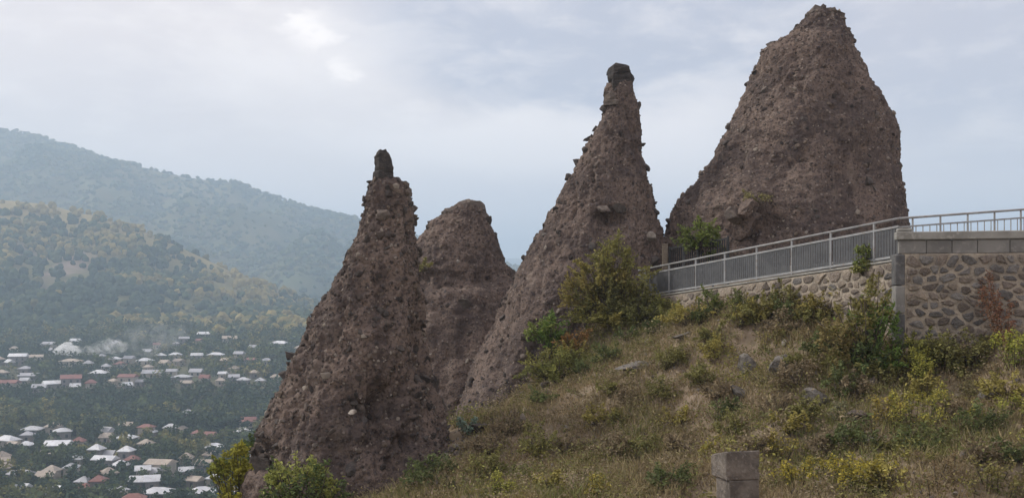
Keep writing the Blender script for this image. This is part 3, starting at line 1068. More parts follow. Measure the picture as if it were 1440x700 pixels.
for k, (z0, z1) in enumerate([(-0.86, -0.005), (-1.62, -0.87), (H0, -1.63)]):
    v, f = box_vf(-0.03, 0.24, -0.02, 3.6, z0, z1, 0.03)
    v = [wu * q[0] - wn * q[1] + uz * q[2] for q in v]
    obj('corner_block', poly('corner_block', v, f, ['corner', 'concrete_dark', 'corner'][k]), tp)

# parapet on the wall
tq = thing('parapet', 'grey concrete parapet of upright slabs under a flat cap on the stone wall', 'parapet', WA)


def wall_box(name, a0, a1, b0, b1, z0, z1, mat, parent, bev=0.012):
    v, f = box_vf(a0, a1, b0, b1, z0, z1, bev)
    return obj(name, poly(name, [wu * q[0] - wn * q[1] + uz * q[2] for q in v], f, mat), parent)


a = 0.08
k = 0
while a < wlen:
    e = min(a + r_.uniform(0.62, 0.82), wlen)
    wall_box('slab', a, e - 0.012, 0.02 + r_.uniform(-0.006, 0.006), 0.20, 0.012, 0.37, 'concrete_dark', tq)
    a = e
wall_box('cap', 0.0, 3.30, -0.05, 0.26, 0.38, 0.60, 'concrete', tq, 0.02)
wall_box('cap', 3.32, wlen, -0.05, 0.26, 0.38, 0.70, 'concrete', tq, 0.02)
wall_box('end_block', 0.04, 0.42, 0.0, 0.24, 0.603, 0.70, 'concrete', tq, 0.025)

# platform: path goes on rising behind the parapet
PA, PB = P(1264, 363, 26.6), P(1560, 340, 28.6)
pv = PB - PA
plen = math.hypot(pv.x, pv.y)
pu = Vector((pv.x / plen, pv.y / plen, 0))
pn = Vector((-pu.y, pu.x, 0))
psl = (0.62) / plen


def plat_pt(s, off=0.0, dz=0.0):
    return Vector((PA.x, PA.y, 0)) + pu * s + pn * off + Vector((0, 0, PA.z + psl * s + dz))


fillet = [plat_pt(a_, b_, c_) for c_ in (-2.6, -0.05) for b_ in (-0.12, 7.5) for a_ in (0.06, plen + 0.5)]
o = obj('platform', poly('platform', fillet, [(0, 2, 3, 1), (4, 5, 7, 6), (0, 1, 5, 4), (2, 6, 7, 3), (0, 4, 6, 2), (1, 3, 7, 5)], 'path'))
tag(o, kind='structure')
tr2 = thing('platform_railing', 'pale thin metal railing against the sky above the concrete parapet', 'railing', PA)


def plat_bar(name, dz, w, h, mat, n=4):
    return obj(name, bar(name, plat_pt(0.0, 0, dz) - PA, plat_pt(plen, 0, dz) - PA, w, h, mat, n), tr2)


plat_bar('handrail', 1.10, 0.032, None, 'rail', 8)
plat_bar('top_rail', 0.86, 0.04, 0.045, 'rail')
plat_bar('bottom_rail', 0.05, 0.05, 0.07, 'rail')
rot_p = (0, 0, math.atan2(pu.y, pu.x))
pp = np.arange(0.45, plen, 0.92)
for s in pp:
    obj('post', post_me, tr2, plat_pt(s) - PA, rot_p, (0.75, 0.75, 1.0))
bal2 = box('baluster', -0.009, 0.009, -0.009, 0.009, 0.08, 0.85, 'rail')
s = 0.1
while s < plen:
    if np.min(np.abs(pp - s)) > 0.06:
        obj('baluster', bal2, tr2, plat_pt(s) - PA, rot_p)
    s += 0.23

# post and dark fence at the foot of the rocks, behind the railing
pb = P(935, 395, 39.4)
tpost = thing('wooden_post', 'single pale wooden post standing behind the low end of the railing', 'post', pb)
hgt = (395 - 343) / F * 39.4
obj('shaft', box('shaft', -0.11, 0.11, -0.11, 0.11, -0.9, hgt - 0.05, 'wood', 0.015), tpost)
obj('top', box('top', -0.125, 0.125, -0.125, 0.125, hgt - 0.047, hgt, 'wood', 0.02), tpost)
f0, f1 = P(942, 383, 39.2), P(1024, 383, 36.6)
f1.z = f0.z + 0.25
td = thing('dark_fence', 'short dark metal fence between the rock cone and the railing', 'fence', f0)
fd = f1 - f0
for dz in (0.15, 0.98):
    obj('fence_rail', bar('fence_rail', Vector((0, 0, dz)), fd + Vector((0, 0, dz)), 0.05, 0.06, 'fence_dark'), td)
for k in range(5):
    q = fd * (k / 4)
    obj('fence_post', box('fence_post', -0.04, 0.04, -0.04, 0.04, -1.0, 1.06, 'rail_grey' if k in (1, 2) else 'fence_dark', 0.005), td, q)
for k in range(26):
    q = fd * ((k + 0.5) / 26)
    obj('baluster', box('baluster', -0.02, 0.02, -0.02, 0.02, 0.15, 0.97, 'fence_dark') if k == 0 else bpy.data.meshes['baluster.002'], td, q)

# stone gate post in the near dip
gp = P(1034, 630, 12.0)
gzb = gz(gp.x, gp.y)
tg = thing('stone_pillar', 'square grey stone pillar with a cap block overhanging one side', 'pillar', (gp.x, gp.y, gzb), math.radians(13))
hh = gp.z - gzb
sh_ = obj('shaft', box('shaft', -0.175, 0.228, -0.20, 0.22, -0.3, hh - 0.366, 'pillar', 0.012), tg)
cb = obj('cap_block', box('cap_block', -0.225, 0.231, -0.204, 0.226, hh - 0.363, hh, 'pillar', 0.014), tg)
for q in cb.data.vertices:                                  # top falls away to the back
    if q.co.z > hh - 0.1:
        q.co.z -= max(0, q.co.y + 0.2) * 0.24
import bmesh
for o_ in (cb, sh_):                                        # worn, chipped faces and edges
    bm = bmesh.new()
    bm.from_mesh(o_.data)
    for _ in range(3):
        bmesh.ops.subdivide_edges(bm, edges=[e for e in bm.edges if e.calc_length() > 0.03], cuts=1, use_grid_fill=True)
    lo = [min(q.co[k] for q in bm.verts) for k in range(3)]
    hi = [max(q.co[k] for q in bm.verts) for k in range(3)]
    for q in bm.verts:
        near = sorted(min(q.co[k] - lo[k], hi[k] - q.co[k]) for k in range(3))
        chip = max(0.0, float(fbm(q.co.x * 14, q.co.y * 14, q.co.z * 14, 2, 8)) - 0.05) * (0.06 if near[1] < 0.035 else 0.0)
        mid_ = Vector((0, 0, q.co.z))
        q.co += (mid_ - q.co) * chip * 2.0 + Vector((0.005, 0.005, 0.004)) * float(fbm(q.co.x * 22, q.co.y * 22, q.co.z * 22, 2, 5))
    bm.to_mesh(o_.data)
    bm.free()

# ------------------------------------------------------------------ plants of the hillside
SHR = np.random.default_rng(77)


def stems_vf(base, tips, r0, r):
    parts = []
    for tip in tips:
        mid = Vector(base) * 0.5 + Vector(tip) * 0.5 + Vector(r.normal(size=3) * 0.08)
        b2 = Vector(base) + Vector((*(r.normal(size=2) * 0.06), -0.12))
        parts.append(bar_vf(b2, mid, r0, None, 5))
        parts.append(bar_vf(mid, tip, r0 * 0.6, None, 4) if False else bar_vf(mid, tip, r0 * 0.55, None, 5))
    return merge(parts)


def shrub(label, base, blobs, tints, leaf=0.07, dens=900, cat_='shrub', group=None, name='shrub', stems=8, stem_r=0.018, sprigs=1.0):
    """blobs: (dx, dy, dz, rx, ry, rz, tint index) relative to base"""
    r = SHR
    base = Vector(base)
    t = thing(name, label, cat_, base, 0, group)
    parts, tips = [], []
    for (dx, dy, dz, rx, ry, rz, ti) in blobs:
        nc = max(6, int(26 * (rx * ry * rz) ** 0.33 * 1.6))
        u = r.normal(size=(nc, 3))
        u /= np.linalg.norm(u, axis=1)[:, None]
        cc = u * (r.uniform(0.25, 1.0, nc) ** 0.5)[:, None] * np.array([rx, ry, rz]) + np.array([dx, dy, dz])
        tips += [tuple(q) for q in cc[:max(2, stems // len(blobs))]]
        n = int(dens * (rx * ry * rz) ** 0.67 / leaf ** 0.5 * 0.60)
        w = r.integers(0, nc, n)
        spread = 0.17 * (rx * ry * rz) ** 0.33
        cen = cc[w] + r.normal(size=(n, 3)) * spread
        cen[:, 2] = np.maximum(cen[:, 2], 0.02)
        tn = np.array(tints[ti]) * r.uniform(0.75, 1.25, (nc, 1))[w]
        mixw = (r.uniform(size=n) < 0.12)[:, None]
        tn = np.where(mixw, np.array(tints[(ti + 1) % len(tints)]), tn)
        parts.append(leaves(cen, leaf, r, tn, 0.3))
        for _ in range(int(9 * sprigs)):                        # loose shoots beyond the mass
            c0 = cc[int(r.integers(0, nc))]
            dr = (c0 - np.array([dx, dy, dz])) / np.array([rx, ry, rz]) + r.normal(size=3) * 0.35 + np.array([0, 0, 0.55])
            dr = dr / (np.linalg.norm(dr) + 1e-6) * (rx * ry * rz) ** 0.33 * r.uniform(0.5, 1.1)
            m = int(26 + 40 * np.linalg.norm(dr))
            u_ = r.uniform(0, 1, m)
            parts.append(leaves(c0 + np.outer(u_, dr) + r.normal(size=(m, 3)) * 0.06 * (1.2 - u_)[:, None], leaf * 0.9, r, np.array(tints[ti]) * r.uniform(0.85, 1.35), 0.3))
            tips.append(tuple(c0 + dr))
    v, f, tt = cat(parts)
    obj('foliage', mesh('foliage', v, f, 'foliage', tt), t)
    obj('stem', poly('stem', *stems_vf((0, 0, 0), tips, stem_r, r), 'bark', True), t)['kind'] = 'stuff'
    return t


def weed(label, base, height, spread, n, leaf_t, top_t, group=None, name='tall_weed', cat_='weed', leaf=0.05, top=0.22):
    """upright stalks with narrow leaves and a coloured plume on top"""
    r = SHR
    t = thing(name, label, cat_, base, 0, group)
    st, parts = [], []
    for k in range(n):
        h = height * r.uniform(0.6, 1.1)
        b0 = np.array([*(r.normal(size=2) * spread * 0.45), 0.0])
        b0[2] = gz(base[0] + b0[0], base[1] + b0[1]) - base[2] - 0.05
        lean = np.array([*(r.normal(size=2) * 0.16 * h + b0[:2] * 0.25), h])
        tip = b0 + lean
        st.append(bar_vf(Vector(b0), Vector(tip), 0.008, None, 4) if False else bar_vf(Vector(b0), Vector(tip), 0.009, None, 5))
        m = int(60 * h)
        u = r.uniform(0.15, 1.0, m)
        cen = b0 + np.outer(u, lean) + r.normal(size=(m, 3)) * 0.055
        parts.append(leaves(cen, leaf, r, leaf_t, 0.35, 0.3))
        if top_t is not None:
            m = int(80 * h)
            u = r.uniform(1 - top, 1.05, m)
            cen = b0 + np.outer(u, lean) + r.normal(size=(m, 3)) * (0.03 + 0.10 * (1.05 - u))[:, None] * 1.3
            parts.append(leaves(cen, leaf * 0.62, r, np.array(top_t) * np.array([0.82, 0.80, 1.1]), 0.35, 0.7))
    v, f, tt = cat(parts)
    obj('foliage', mesh('foliage', v, f, 'foliage', tt), t)
    obj('stem', poly('stem', *merge(st), 'bark', True), t)['kind'] = 'stuff'
    return t


GREEN = (0.075, 0.12, 0.028)
BRIGHT = (0.115, 0.185, 0.03)
OLIVE = (0.115, 0.115, 0.035)
YELL = (0.23, 0.21, 0.035)
DARKG = (0.045, 0.065, 0.025)
RUST = (0.20, 0.085, 0.03)
DRY = (0.17, 0.125, 0.07)

g = on_ground(862, 492)
g = Vector((P(862, 480, 37.2).x, 37.2, gz(P(862, 480, 37.2).x, 37.2)))
shrub('large olive autumn shrub hiding the low end of the ramp railing', g,
      [(0.1, 0, 2.45, 0.75, 0.7, 0.85, 0), (-0.75, 0, 1.75, 0.7, 0.6, 0.6, 1), (0.85, 0.1, 1.45, 0.8, 0.7, 0.7, 0), (-0.5, -0.3, 0.8, 1.0, 0.8, 0.55, 2), (0.6, -0.3, 0.6, 1.1, 0.7, 0.5, 2),
       (1.7, -0.1, 0.7, 0.6, 0.5, 0.5, 0), (-1.4, -0.2, 1.1, 0.7, 0.5, 0.6, 3), (-1.0, -0.5, 0.3, 0.9, 0.5, 0.4, 0), (0.1, -0.6, 0.2, 1.0, 0.5, 0.4, 1), (0.0, -0.2, 1.5, 0.6, 0.5, 0.5, 3)],
      [(0.128, 0.122, 0.038), (0.165, 0.145, 0.045), (0.09, 0.088, 0.032), (0.145, 0.12, 0.04)], 0.072, 1000, stems=26, sprigs=1.6)
q = P(775, 470, 36.9)
shrub('bright green leafy shrub growing against the tall spire', (q.x, q.y, gz(q.x, q.y)),
      [(0.0, 0, 1.35, 0.65, 0.6, 0.62, 0), (-0.5, 0, 1.35, 0.5, 0.45, 0.4, 1), (0.35, 0, 0.8, 0.5, 0.5, 0.6, 0)],
      [(0.082, 0.125, 0.03), (0.12, 0.14, 0.04)], 0.07, 1000, sprigs=1.4)
q = P(806, 500, 36.3)
shrub('small shrub with rust orange leaves below the olive shrub', (q.x, q.y, gz(q.x, q.y)),
      [(0, 0, 0.75, 0.5, 0.4, 0.55, 0), (0.2, 0, 0.4, 0.5, 0.4, 0.35, 1), (-0.2, 0, 0.3, 0.4, 0.4, 0.3, 2)], [(0.165, 0.095, 0.035), (0.13, 0.105, 0.04), (0.10, 0.10, 0.035)], 0.06, 900)
q = P(790, 548, 34.6)
shrub('loose yellow green shrub on the slope below the rust orange one', (q.x, q.y, gz(q.x, q.y)),
      [(0, 0, 0.65, 0.65, 0.5, 0.5, 0), (0.5, 0, 0.7, 0.5, 0.4, 0.4, 1), (-0.45, 0, 0.4, 0.4, 0.4, 0.3, 1)], [(0.135, 0.14, 0.04), (0.10, 0.10, 0.035)], 0.06, 900)
q = P(770, 520, 35.8)
shrub('broad yellow green scrub spreading downhill below the bright green shrub', (q.x, q.y, gz(q.x, q.y)),
      [(0, 0, 0.6, 0.9, 0.5, 0.45, 0), (0.9, 0, 0.75, 0.8, 0.5, 0.45, 1), (-0.5, -0.3, 0.4, 0.6, 0.4, 0.35, 2), (1.6, 0, 0.5, 0.6, 0.5, 0.4, 0)],
      [(0.14, 0.135, 0.042), (0.165, 0.145, 0.045), (0.10, 0.105, 0.036)], 0.06, 750, stems=14, sprigs=1.5)
for k, (px, py, lab) in enumerate([(1105, 440, 'olive thicket against the middle of the ramp wall'), (1165, 448, 'yellowing thicket where the ramp wall meets the corner shrub'), (1290, 520, 'yellow green thicket at the foot of the platform wall'), (1360, 515, 'dull olive thicket along the foot of the platform wall')]):
    g = on_ground(px, py)
    tn = [(0.125, 0.115, 0.042), (0.165, 0.14, 0.046), (0.15, 0.15, 0.042), (0.11, 0.105, 0.04)][k]
    shrub(lab, g, [(0, 0, 0.4, 0.7, 0.4, 0.38, 0), (0.5, 0, 0.3, 0.5, 0.35, 0.3, 1), (-0.5, 0, 0.3, 0.5, 0.35, 0.3, 0)], [tn, tuple(0.8 * c_ for c_ in tn)], 0.055, 850, stems=9, stem_r=0.012, sprigs=1.4, cat_='thicket', name='thicket')
q = P(905, 462, 36.2)
shrub('dark olive shrub low on the slope beside the large olive shrub', (q.x, q.y, gz(q.x, q.y)),
      [(0, 0, 0.55, 0.75, 0.5, 0.5, 0), (0.75, 0, 0.5, 0.6, 0.5, 0.45, 1), (-0.6, 0, 0.35, 0.6, 0.5, 0.35, 0)], [(0.085, 0.085, 0.03), OLIVE], 0.06, 1100)
# shrub at the corner of the platform wall
q = P(1222, 505, 25.7)
shrub('tall green and olive shrub filling the corner beside the platform wall', (q.x, q.y, gz(q.x, q.y)),
      [(0.15, 0, 1.85, 0.5, 0.45, 0.5, 0), (0.34, -0.1, 1.2, 0.45, 0.45, 0.6, 1), (-0.45, 0, 1.2, 0.6, 0.5, 0.55, 0), (-0.1, -0.2, 0.55, 0.75, 0.5, 0.45, 2), (-0.95, 0, 0.7, 0.5, 0.45, 0.5, 3), (0.3, -0.2, 0.4, 0.5, 0.4, 0.35, 1)],
      [(0.13, 0.118, 0.04), (0.085, 0.13, 0.03), (0.06, 0.08, 0.028), (0.135, 0.11, 0.045)], 0.06, 1050, stems=18, sprigs=1.5)
q = ramp_pt(rl - 1.15, -0.12, -0.1)
shrub('small leafy sprig growing over the top of the low ramp wall', (q.x, q.y, q.z - 0.15),
      [(0, 0, 0.35, 0.35, 0.2, 0.38, 0), (0.15, -0.1, 0.05, 0.4, 0.2, 0.25, 1)], [(0.10, 0.12, 0.035), OLIVE], 0.055, 900, stems=5, stem_r=0.01)
for px, py, hgt, lab, tn in [(1000, 446, 0.85, 'upright green bush in front of the railing where the ramp wall begins', (0.09, 0.11, 0.032)),
                             (1040, 440, 0.7, 'narrow dark bush at the ramp wall beside the upright green one', (0.075, 0.085, 0.03)),
                             (1075, 452, 0.5, 'low yellowish bush at the foot of the ramp wall', (0.14, 0.125, 0.04)),
                             (950, 452, 0.5, 'small olive bush under the low end of the railing', OLIVE)]:
    g = on_ground(px, py)
    shrub(lab, g, [(0, 0, hgt * 0.6, 0.4, 0.35, hgt * 0.45, 0), (0.25, 0, hgt * 0.3, 0.35, 0.3, hgt * 0.3, 0)], [tn, OLIVE], 0.055, 1000, stems=6, stem_r=0.012)
# bushes on the pinnacles
q = P(985, 347, 37.4)
shrub('bright green bush at the foot of the broad rock cone', q, [(0, 0, 0.45, 0.75, 0.4, 0.5, 0), (-0.35, 0.1, 0.15, 0.55, 0.4, 0.35, 1), (0.4, 0, 0.1, 0.4, 0.4, 0.4, 1)],
      [(0.10, 0.125, 0.03), (0.075, 0.09, 0.028)], 0.07, 1100, stems=6)
q = P(1066, 284, 38.1)
shrub('dry tuft of olive grass on the ledge of the broad rock cone', q, [(0, 0, 0.15, 0.55, 0.3, 0.22, 0)], [(0.15, 0.135, 0.06), (0.12, 0.11, 0.04)], 0.06, 900, stems=5, stem_r=0.01, cat_='plant', name='grass_tuft')
q = P(598, 378, 44.9)
shrub('tiny olive tuft on the flank of the low blunt cone', q, [(0, 0, 0.1, 0.36, 0.3, 0.2, 0)], [(0.14, 0.13, 0.05), OLIVE], 0.06, 900, stems=4, stem_r=0.01, cat_='plant', name='grass_tuft')
# sapling and bush at the foot of the slim spire
q = P(331, 740, 29.4)
z0_ = q.z - gz(q.x, q.y)
q.z -= z0_
shrub('yellow green sapling beside the foot of the slim spire', q,
      [(-0.05, 0, 1.1 + z0_, 0.42, 0.4, 0.9, 0), (0.1, 0, 2.0 + z0_, 0.4, 0.35, 0.6, 0), (-0.45, 0, 1.7 + z0_, 0.35, 0.3, 0.3, 1), (0.05, 0, 0.3 + z0_, 0.5, 0.4, 0.7, 0)],
      [(0.21, 0.20, 0.032), (0.15, 0.16, 0.03), (0.09, 0.11, 0.03)], 0.075, 2000, cat_='tree', name='sapling', stems=9)
q = P(352, 690, 31.6)
z0_ = q.z - gz(q.x, q.y)
q.z -= z0_
shrub('dark green bush behind the yellow sapling', q, [(0, 0, 1.2 + z0_, 0.5, 0.4, 0.5, 0), (-0.3, 0, 0.6 + z0_, 0.5, 0.4, 0.6, 0)], [(0.06, 0.085, 0.03), (0.09, 0.11, 0.03)], 0.075, 1100)
g = on_ground(425, 712)
g = Vector((P(425, 715, 24.2).x, 24.2, gz(P(425, 715, 24.2).x, 24.2)))
shrub('dark green bush with pale yellow tips in front of the slim spire', g,
      [(0, 0, 1.25, 1.0, 0.6, 0.7, 0), (-0.7, 0, 0.9, 0.5, 0.5, 0.6, 0), (0.75, 0, 0.8, 0.5, 0.5, 0.5, 0), (0.1, -0.1, 1.75, 0.75, 0.4, 0.22, 1), (-0.5, -0.1, 1.5, 0.3, 0.3, 0.2, 1), (0.6, -0.1, 1.35, 0.3, 0.3, 0.2, 1)],
      [(0.055, 0.075, 0.025), (0.17, 0.18, 0.05), (0.075, 0.095, 0.03)], 0.06, 1100, stems=12)

# tall yellow-topped weeds
for px, py, h, sp, n, lab, lt, tt in [
    (1300, 545, 0.95, 0.35, 12, 'tall yellow green weed below the platform wall', (0.12, 0.13, 0.035), (0.25, 0.25, 0.04)),
    (1285, 600, 0.75, 0.7, 20, 'wide clump of yellow green weeds down the slope from the platform wall', (0.11, 0.12, 0.035), (0.26, 0.24, 0.04)),
    (1245, 592, 0.6, 0.35, 9, 'small golden weed clump beside the wide yellow green clump', (0.13, 0.11, 0.035), (0.26, 0.21, 0.035)),
    (1425, 520, 0.9, 0.4, 12, 'lime yellow weed standing in front of the rust brown stalks', (0.12, 0.135, 0.03), (0.26, 0.27, 0.04)),
    (1425, 590, 0.5, 0.4, 9, 'low lime weed on the slope under the rust brown stalks', (0.11, 0.12, 0.03), (0.25, 0.25, 0.04)),
    (1195, 690, 0.7, 0.8, 26, 'broad golden flowering clump at the bottom of the slope', (0.10, 0.10, 0.032), (0.28, 0.24, 0.03)),
    (1120, 688, 0.65, 0.5, 16, 'golden flowering weed clump behind the stone pillar', (0.10, 0.10, 0.032), (0.27, 0.23, 0.03)),
    (1086, 640, 0.5, 0.35, 9, 'short yellow weed clump just above the stone pillar', (0.12, 0.11, 0.035), (0.24, 0.20, 0.035)),
    (1005, 640, 0.45, 0.3, 8, 'tiny yellow weed clump beside the pillar cap', (0.12, 0.11, 0.035), (0.25, 0.22, 0.035)),
    (700, 702, 0.6, 0.35, 9, 'lone yellow green weed low on the slope below the slim spire', (0.11, 0.12, 0.03), (0.24, 0.24, 0.04)),
    (842, 700, 0.5, 0.4, 9, 'sparse yellow weed low on the bare part of the slope', (0.10, 0.10, 0.03), (0.23, 0.20, 0.035)),
    (1180, 600, 0.45, 0.4, 8, 'grey green weed between the boulders and the golden clump', (0.10, 0.105, 0.05), (0.14, 0.14, 0.06)),
    (1365, 560, 0.5, 0.4, 9, 'dull olive weed patch beneath the platform wall', (0.10, 0.095, 0.04), (0.16, 0.14, 0.05)),
    (1010, 590, 0.4, 0.4, 8, 'dark green weed patch below the grey boulders', (0.065, 0.08, 0.03), None),
    (1400, 690, 0.5, 0.6, 12, 'olive weed clump near the white stone', (0.09, 0.09, 0.03), (0.17, 0.15, 0.04)),
    (1325, 690, 0.45, 0.5, 9, 'brownish weed clump downhill of the white stone', (0.12, 0.095, 0.045), (0.16, 0.12, 0.05)),
    (640, 690, 0.45, 0.5, 9, 'dark olive weed clump on the shaded foot of the slope', (0.07, 0.07, 0.03), None),
    (950, 500, 0.45, 0.5, 10, 'olive weed patch above the flat rock slab', (0.11, 0.105, 0.04), (0.17, 0.15, 0.045)),
    (1090, 480, 0.45, 0.5, 10, 'yellowing weed patch above the grey boulders', (0.13, 0.11, 0.04), (0.19, 0.16, 0.05)),
    (1160, 480, 0.55, 0.5, 10, 'dry weed patch beside the tall corner shrub', (0.14, 0.115, 0.05), (0.19, 0.15, 0.06))]:
    g = on_ground(px, py)
    weed(lab, g, h, sp, n, lt, tt, 'weeds on the slope')
q = P(1412, 487, 24.9)
weed('rust brown dead stalks standing against the platform wall', (q.x, q.y, gz(q.x, q.y)), 1.7, 0.38, 7, (0.13, 0.065, 0.03), (0.15, 0.075, 0.035), None, 'dead_stalks', 'plant', 0.05, 0.5)

sets = [('low olive bush scattered on the dry slope', (0.125, 0.12, 0.042), [(1130, 520), (985, 540), (930, 560), (1240, 540), (860, 555), (1000, 480), (1330, 525), (1150, 455), (745, 640), (905, 640), (1180, 520), (1040, 462), (940, 520), (875, 600), (680, 670), (1030, 620), (1130, 590), (1260, 640)]),
        ('low dark green bush scattered on the dry slope', (0.07, 0.085, 0.032), [(1025, 590), (1215, 630), (820, 530), (1180, 560), (760, 570), (880, 480), (1370, 610), (1290, 640), (935, 690), (620, 665), (1440, 650), (1150, 500), (925, 470), (985, 455), (1110, 455), (850, 510), (580, 690)]),
        ('low yellowing bush scattered on the dry slope', (0.19, 0.165, 0.05), [(970, 455), (1110, 610), (1060, 455), (845, 600), (1300, 560), (1415, 560), (950, 600), (1250, 690), (770, 690), (1010, 505)]),
        ('low brownish dead bush scattered on the dry slope', (0.145, 0.115, 0.072), [(1090, 585), (880, 570), (1060, 640), (800, 640), (1160, 640), (720, 610), (1340, 590), (960, 640), (1240, 510), (1100, 470), (690, 640), (1380, 660), (1010, 560), (1120, 545), (860, 640), (1200, 560)])]
marks = [(1050, 524, 'the upright grey boulder'), (1096, 522, 'the rounded grey boulder'), (1354, 648, 'the whitish stone'), (895, 520, 'the flat grey slab'), (672, 606, 'the dark boulder in the gap'),
         (1060, 690, 'the stone pillar'), (1222, 505, 'the tall corner shrub'), (1285, 600, 'the wide yellow green clump'), (1195, 690, 'the broad golden clump'), (960, 476, 'the small grey slab'),
         (735, 598, 'the thin standing stone'), (1145, 570, 'the flat grey rock'), (862, 480, 'the large olive shrub'), (1040, 440, 'the ramp wall'), (1412, 487, 'the rust brown stalks'), (842, 700, 'the sparse yellow weed'),
         (700, 702, 'the lone yellow green weed'), (1390, 560, 'the grey rock below the platform')]
marks = [(on_ground(a_, b_), w_) for a_, b_, w_ in marks]
for lab, tn, pts in sets:
    for px, py in pts:
        g = on_ground(px, py)
        lm = min(marks, key=lambda q: (q[0] - g).length)[1]
        kind = lab.replace(' scattered on the dry slope', '')
        k = float(SHR.uniform(0.65, 1.2))
        shrub('%s growing near %s' % (kind, lm), g, [(0, 0, 0.30 * k, 0.5 * k, 0.4 * k, 0.30 * k, 0), (float(SHR.uniform(-.5, .5)) * k, 0, 0.2 * k, 0.38 * k, 0.3 * k, 0.22 * k, 0)],
              [tn, tuple(0.8 * q for q in tn)], 0.05, 750, group=lab.replace('bush', 'bushes'), stems=6, stem_r=0.008, name='low_bush', cat_='bush')

# ------------------------------------------------------------------ boulders on the slope
for k, (px, py, sx, sy, sz, mat, lab) in enumerate([
    (1050, 524, 0.42, 0.36, 0.44, 'boulder', 'upright grey boulder on the slope below the ramp wall'),
    (1096, 522, 0.58, 0.45, 0.38, 'boulder', 'rounded grey boulder beside the upright one'),
    (1040, 556, 0.42, 0.36, 0.26, 'boulder', 'low grey boulder half buried below the pair of boulders'),
    (1354, 648, 0.13, 0.12, 0.16, 'clast_pale', 'small whitish stone lying on the slope among olive weeds'),
    (895, 520, 0.8, 0.5, 0.22, 'boulder', 'flat grey rock slab bedded in the slope below the railing'),
    (960, 476, 0.4, 0.3, 0.14, 'boulder', 'small grey rock slab up the slope from the flat one'),
    (672, 606, 0.55, 0.45, 0.30, 'clast_dark', 'dark boulder in the gap between the two slim spires'),
    (650, 596, 0.22, 0.2, 0.2, 'clast_pale', 'pale stone lodged next to the dark boulder in the gap'),
    (735, 598, 0.12, 0.14, 0.28, 'clast_pale', 'thin pale stone standing on edge on the slope'),
    (1145, 570, 0.5, 0.4, 0.30, 'boulder', 'flat grey rock showing through the weeds below the boulders'),
    (1205, 585, 0.4, 0.3, 0.14, 'clast_mid', 'brown flat rock beside the small golden weed clump'),
    (968, 474, 0.07, 0.07, 0.06, 'clast_pale', 'tiny white stone on the small grey slab'),
    (1390, 560, 0.3, 0.3, 0.2, 'boulder', 'grey rock half hidden below the platform wall weeds')]):
    g = on_ground(px, py)
    o = thing('boulder', lab, 'rock', g, 0.4 * k, None)
    obj('stone_body', BIG[mat][k % 3], o, (0, 0, sz * 0.35), (0.1 * (k % 3), 0.12, 0.3 * k), (sx, sy, sz))
g = on_ground(655, 612)
shrub('pale blue green plant beside the dark boulder in the gap', g, [(0, 0, 0.3, 0.3, 0.25, 0.3, 0)], [(0.14, 0.19, 0.15), (0.08, 0.13, 0.07)], 0.05, 900, stems=5, stem_r=0.01, cat_='plant', name='leafy_plant')

# ------------------------------------------------------------------ grass and low dry growth
GR = np.random.default_rng(99)


def slope_samples(n):
    """points over the part of the slope in view, evenly per square metre"""
    x = GR.uniform(-10, 21, n)
    y = GR.uniform(16, 40, n)
    # in front of the ramp railing line
    side = (x - RA.x) * rn.x + (y - RA.y) * rn.y
    ok = ((side < -0.3) | (x < RA.x - 1) | (x > RB.x - 0.4)) & ~((x > WA.x - 0.1) & (y > 26.0 - (x - WA.x) * 0.12))
    z = ground(x, y)
    pyy = HY - z / y * F
    pxx = x / y * F + 720
    ok &= (pyy < 760) & (pxx > 300) & (pxx < 1500)
    # not inside the pinnacles
    ok &= ~((((x + 4.8) / 3.6) ** 2 + ((y - 30) / 3.0) ** 2 < 1))
    return x[ok], y[ok], z[ok]


x, y, z = slope_samples(330000)
patch = fbm(x * 0.55, y * 0.55, 0, 3, 61)
patch2 = fbm(x * 0.25 + 7, y * 0.25, 0, 3, 62)
bare = fbm(x * 0.8, y * 0.8, 0, 3, 63)
keep = GR.uniform(size=len(x)) < np.clip(0.72 - 0.65 * np.clip(bare, 0, 1), 0.1, 1)
x, y, z, patch, patch2 = (q[keep] for q in (x, y, z, patch, patch2))
n = len(x)
hh_ = GR.uniform(0.10, 0.30, n) * (1 + 0.45 * patch)
ang = GR.uniform(0, 6.283, n)
wd = GR.uniform(0.012, 0.024, n)
lx, ly = GR.normal(size=(2, n)) * 0.55 * hh_
p0 = np.stack([x - np.cos(ang) * wd, y - np.sin(ang) * wd, z - 0.03], 1)
p1 = np.stack([x + np.cos(ang) * wd, y + np.sin(ang) * wd, z - 0.03], 1)
p2 = np.stack([x + lx, y + ly, z + hh_], 1)
pal = 2.2 * np.array([(0.145, 0.112, 0.068), (0.130, 0.102, 0.062), (0.122, 0.103, 0.053), (0.112, 0.106, 0.042), (0.094, 0.10, 0.036), (0.185, 0.15, 0.085), (0.13, 0.112, 0.066)])
w = np.clip(0.42 + 0.42 * patch2 + 0.30 * patch + 0.16 * GR.normal(size=n), 0, 0.999)
ti = pal[(w * 5).astype(int)]
sel = GR.uniform(size=n)
ti = np.where((sel < 0.14)[:, None], pal[5], ti)
ti = np.where(((sel > 0.14) & (sel < 0.30))[:, None], pal[6], ti) * GR.uniform(0.7, 1.25, (n, 1))
v = np.stack([p0, p1, p2], 1).reshape(-1, 3)
o = obj('dry_grass', mesh('dry_grass', v, np.arange(3 * n).reshape(-1, 3), 'grass', np.repeat(ti, 3, 0)))
tag(o, 'dry brown and olive grass covering the slope', 'grass', None, 'stuff')

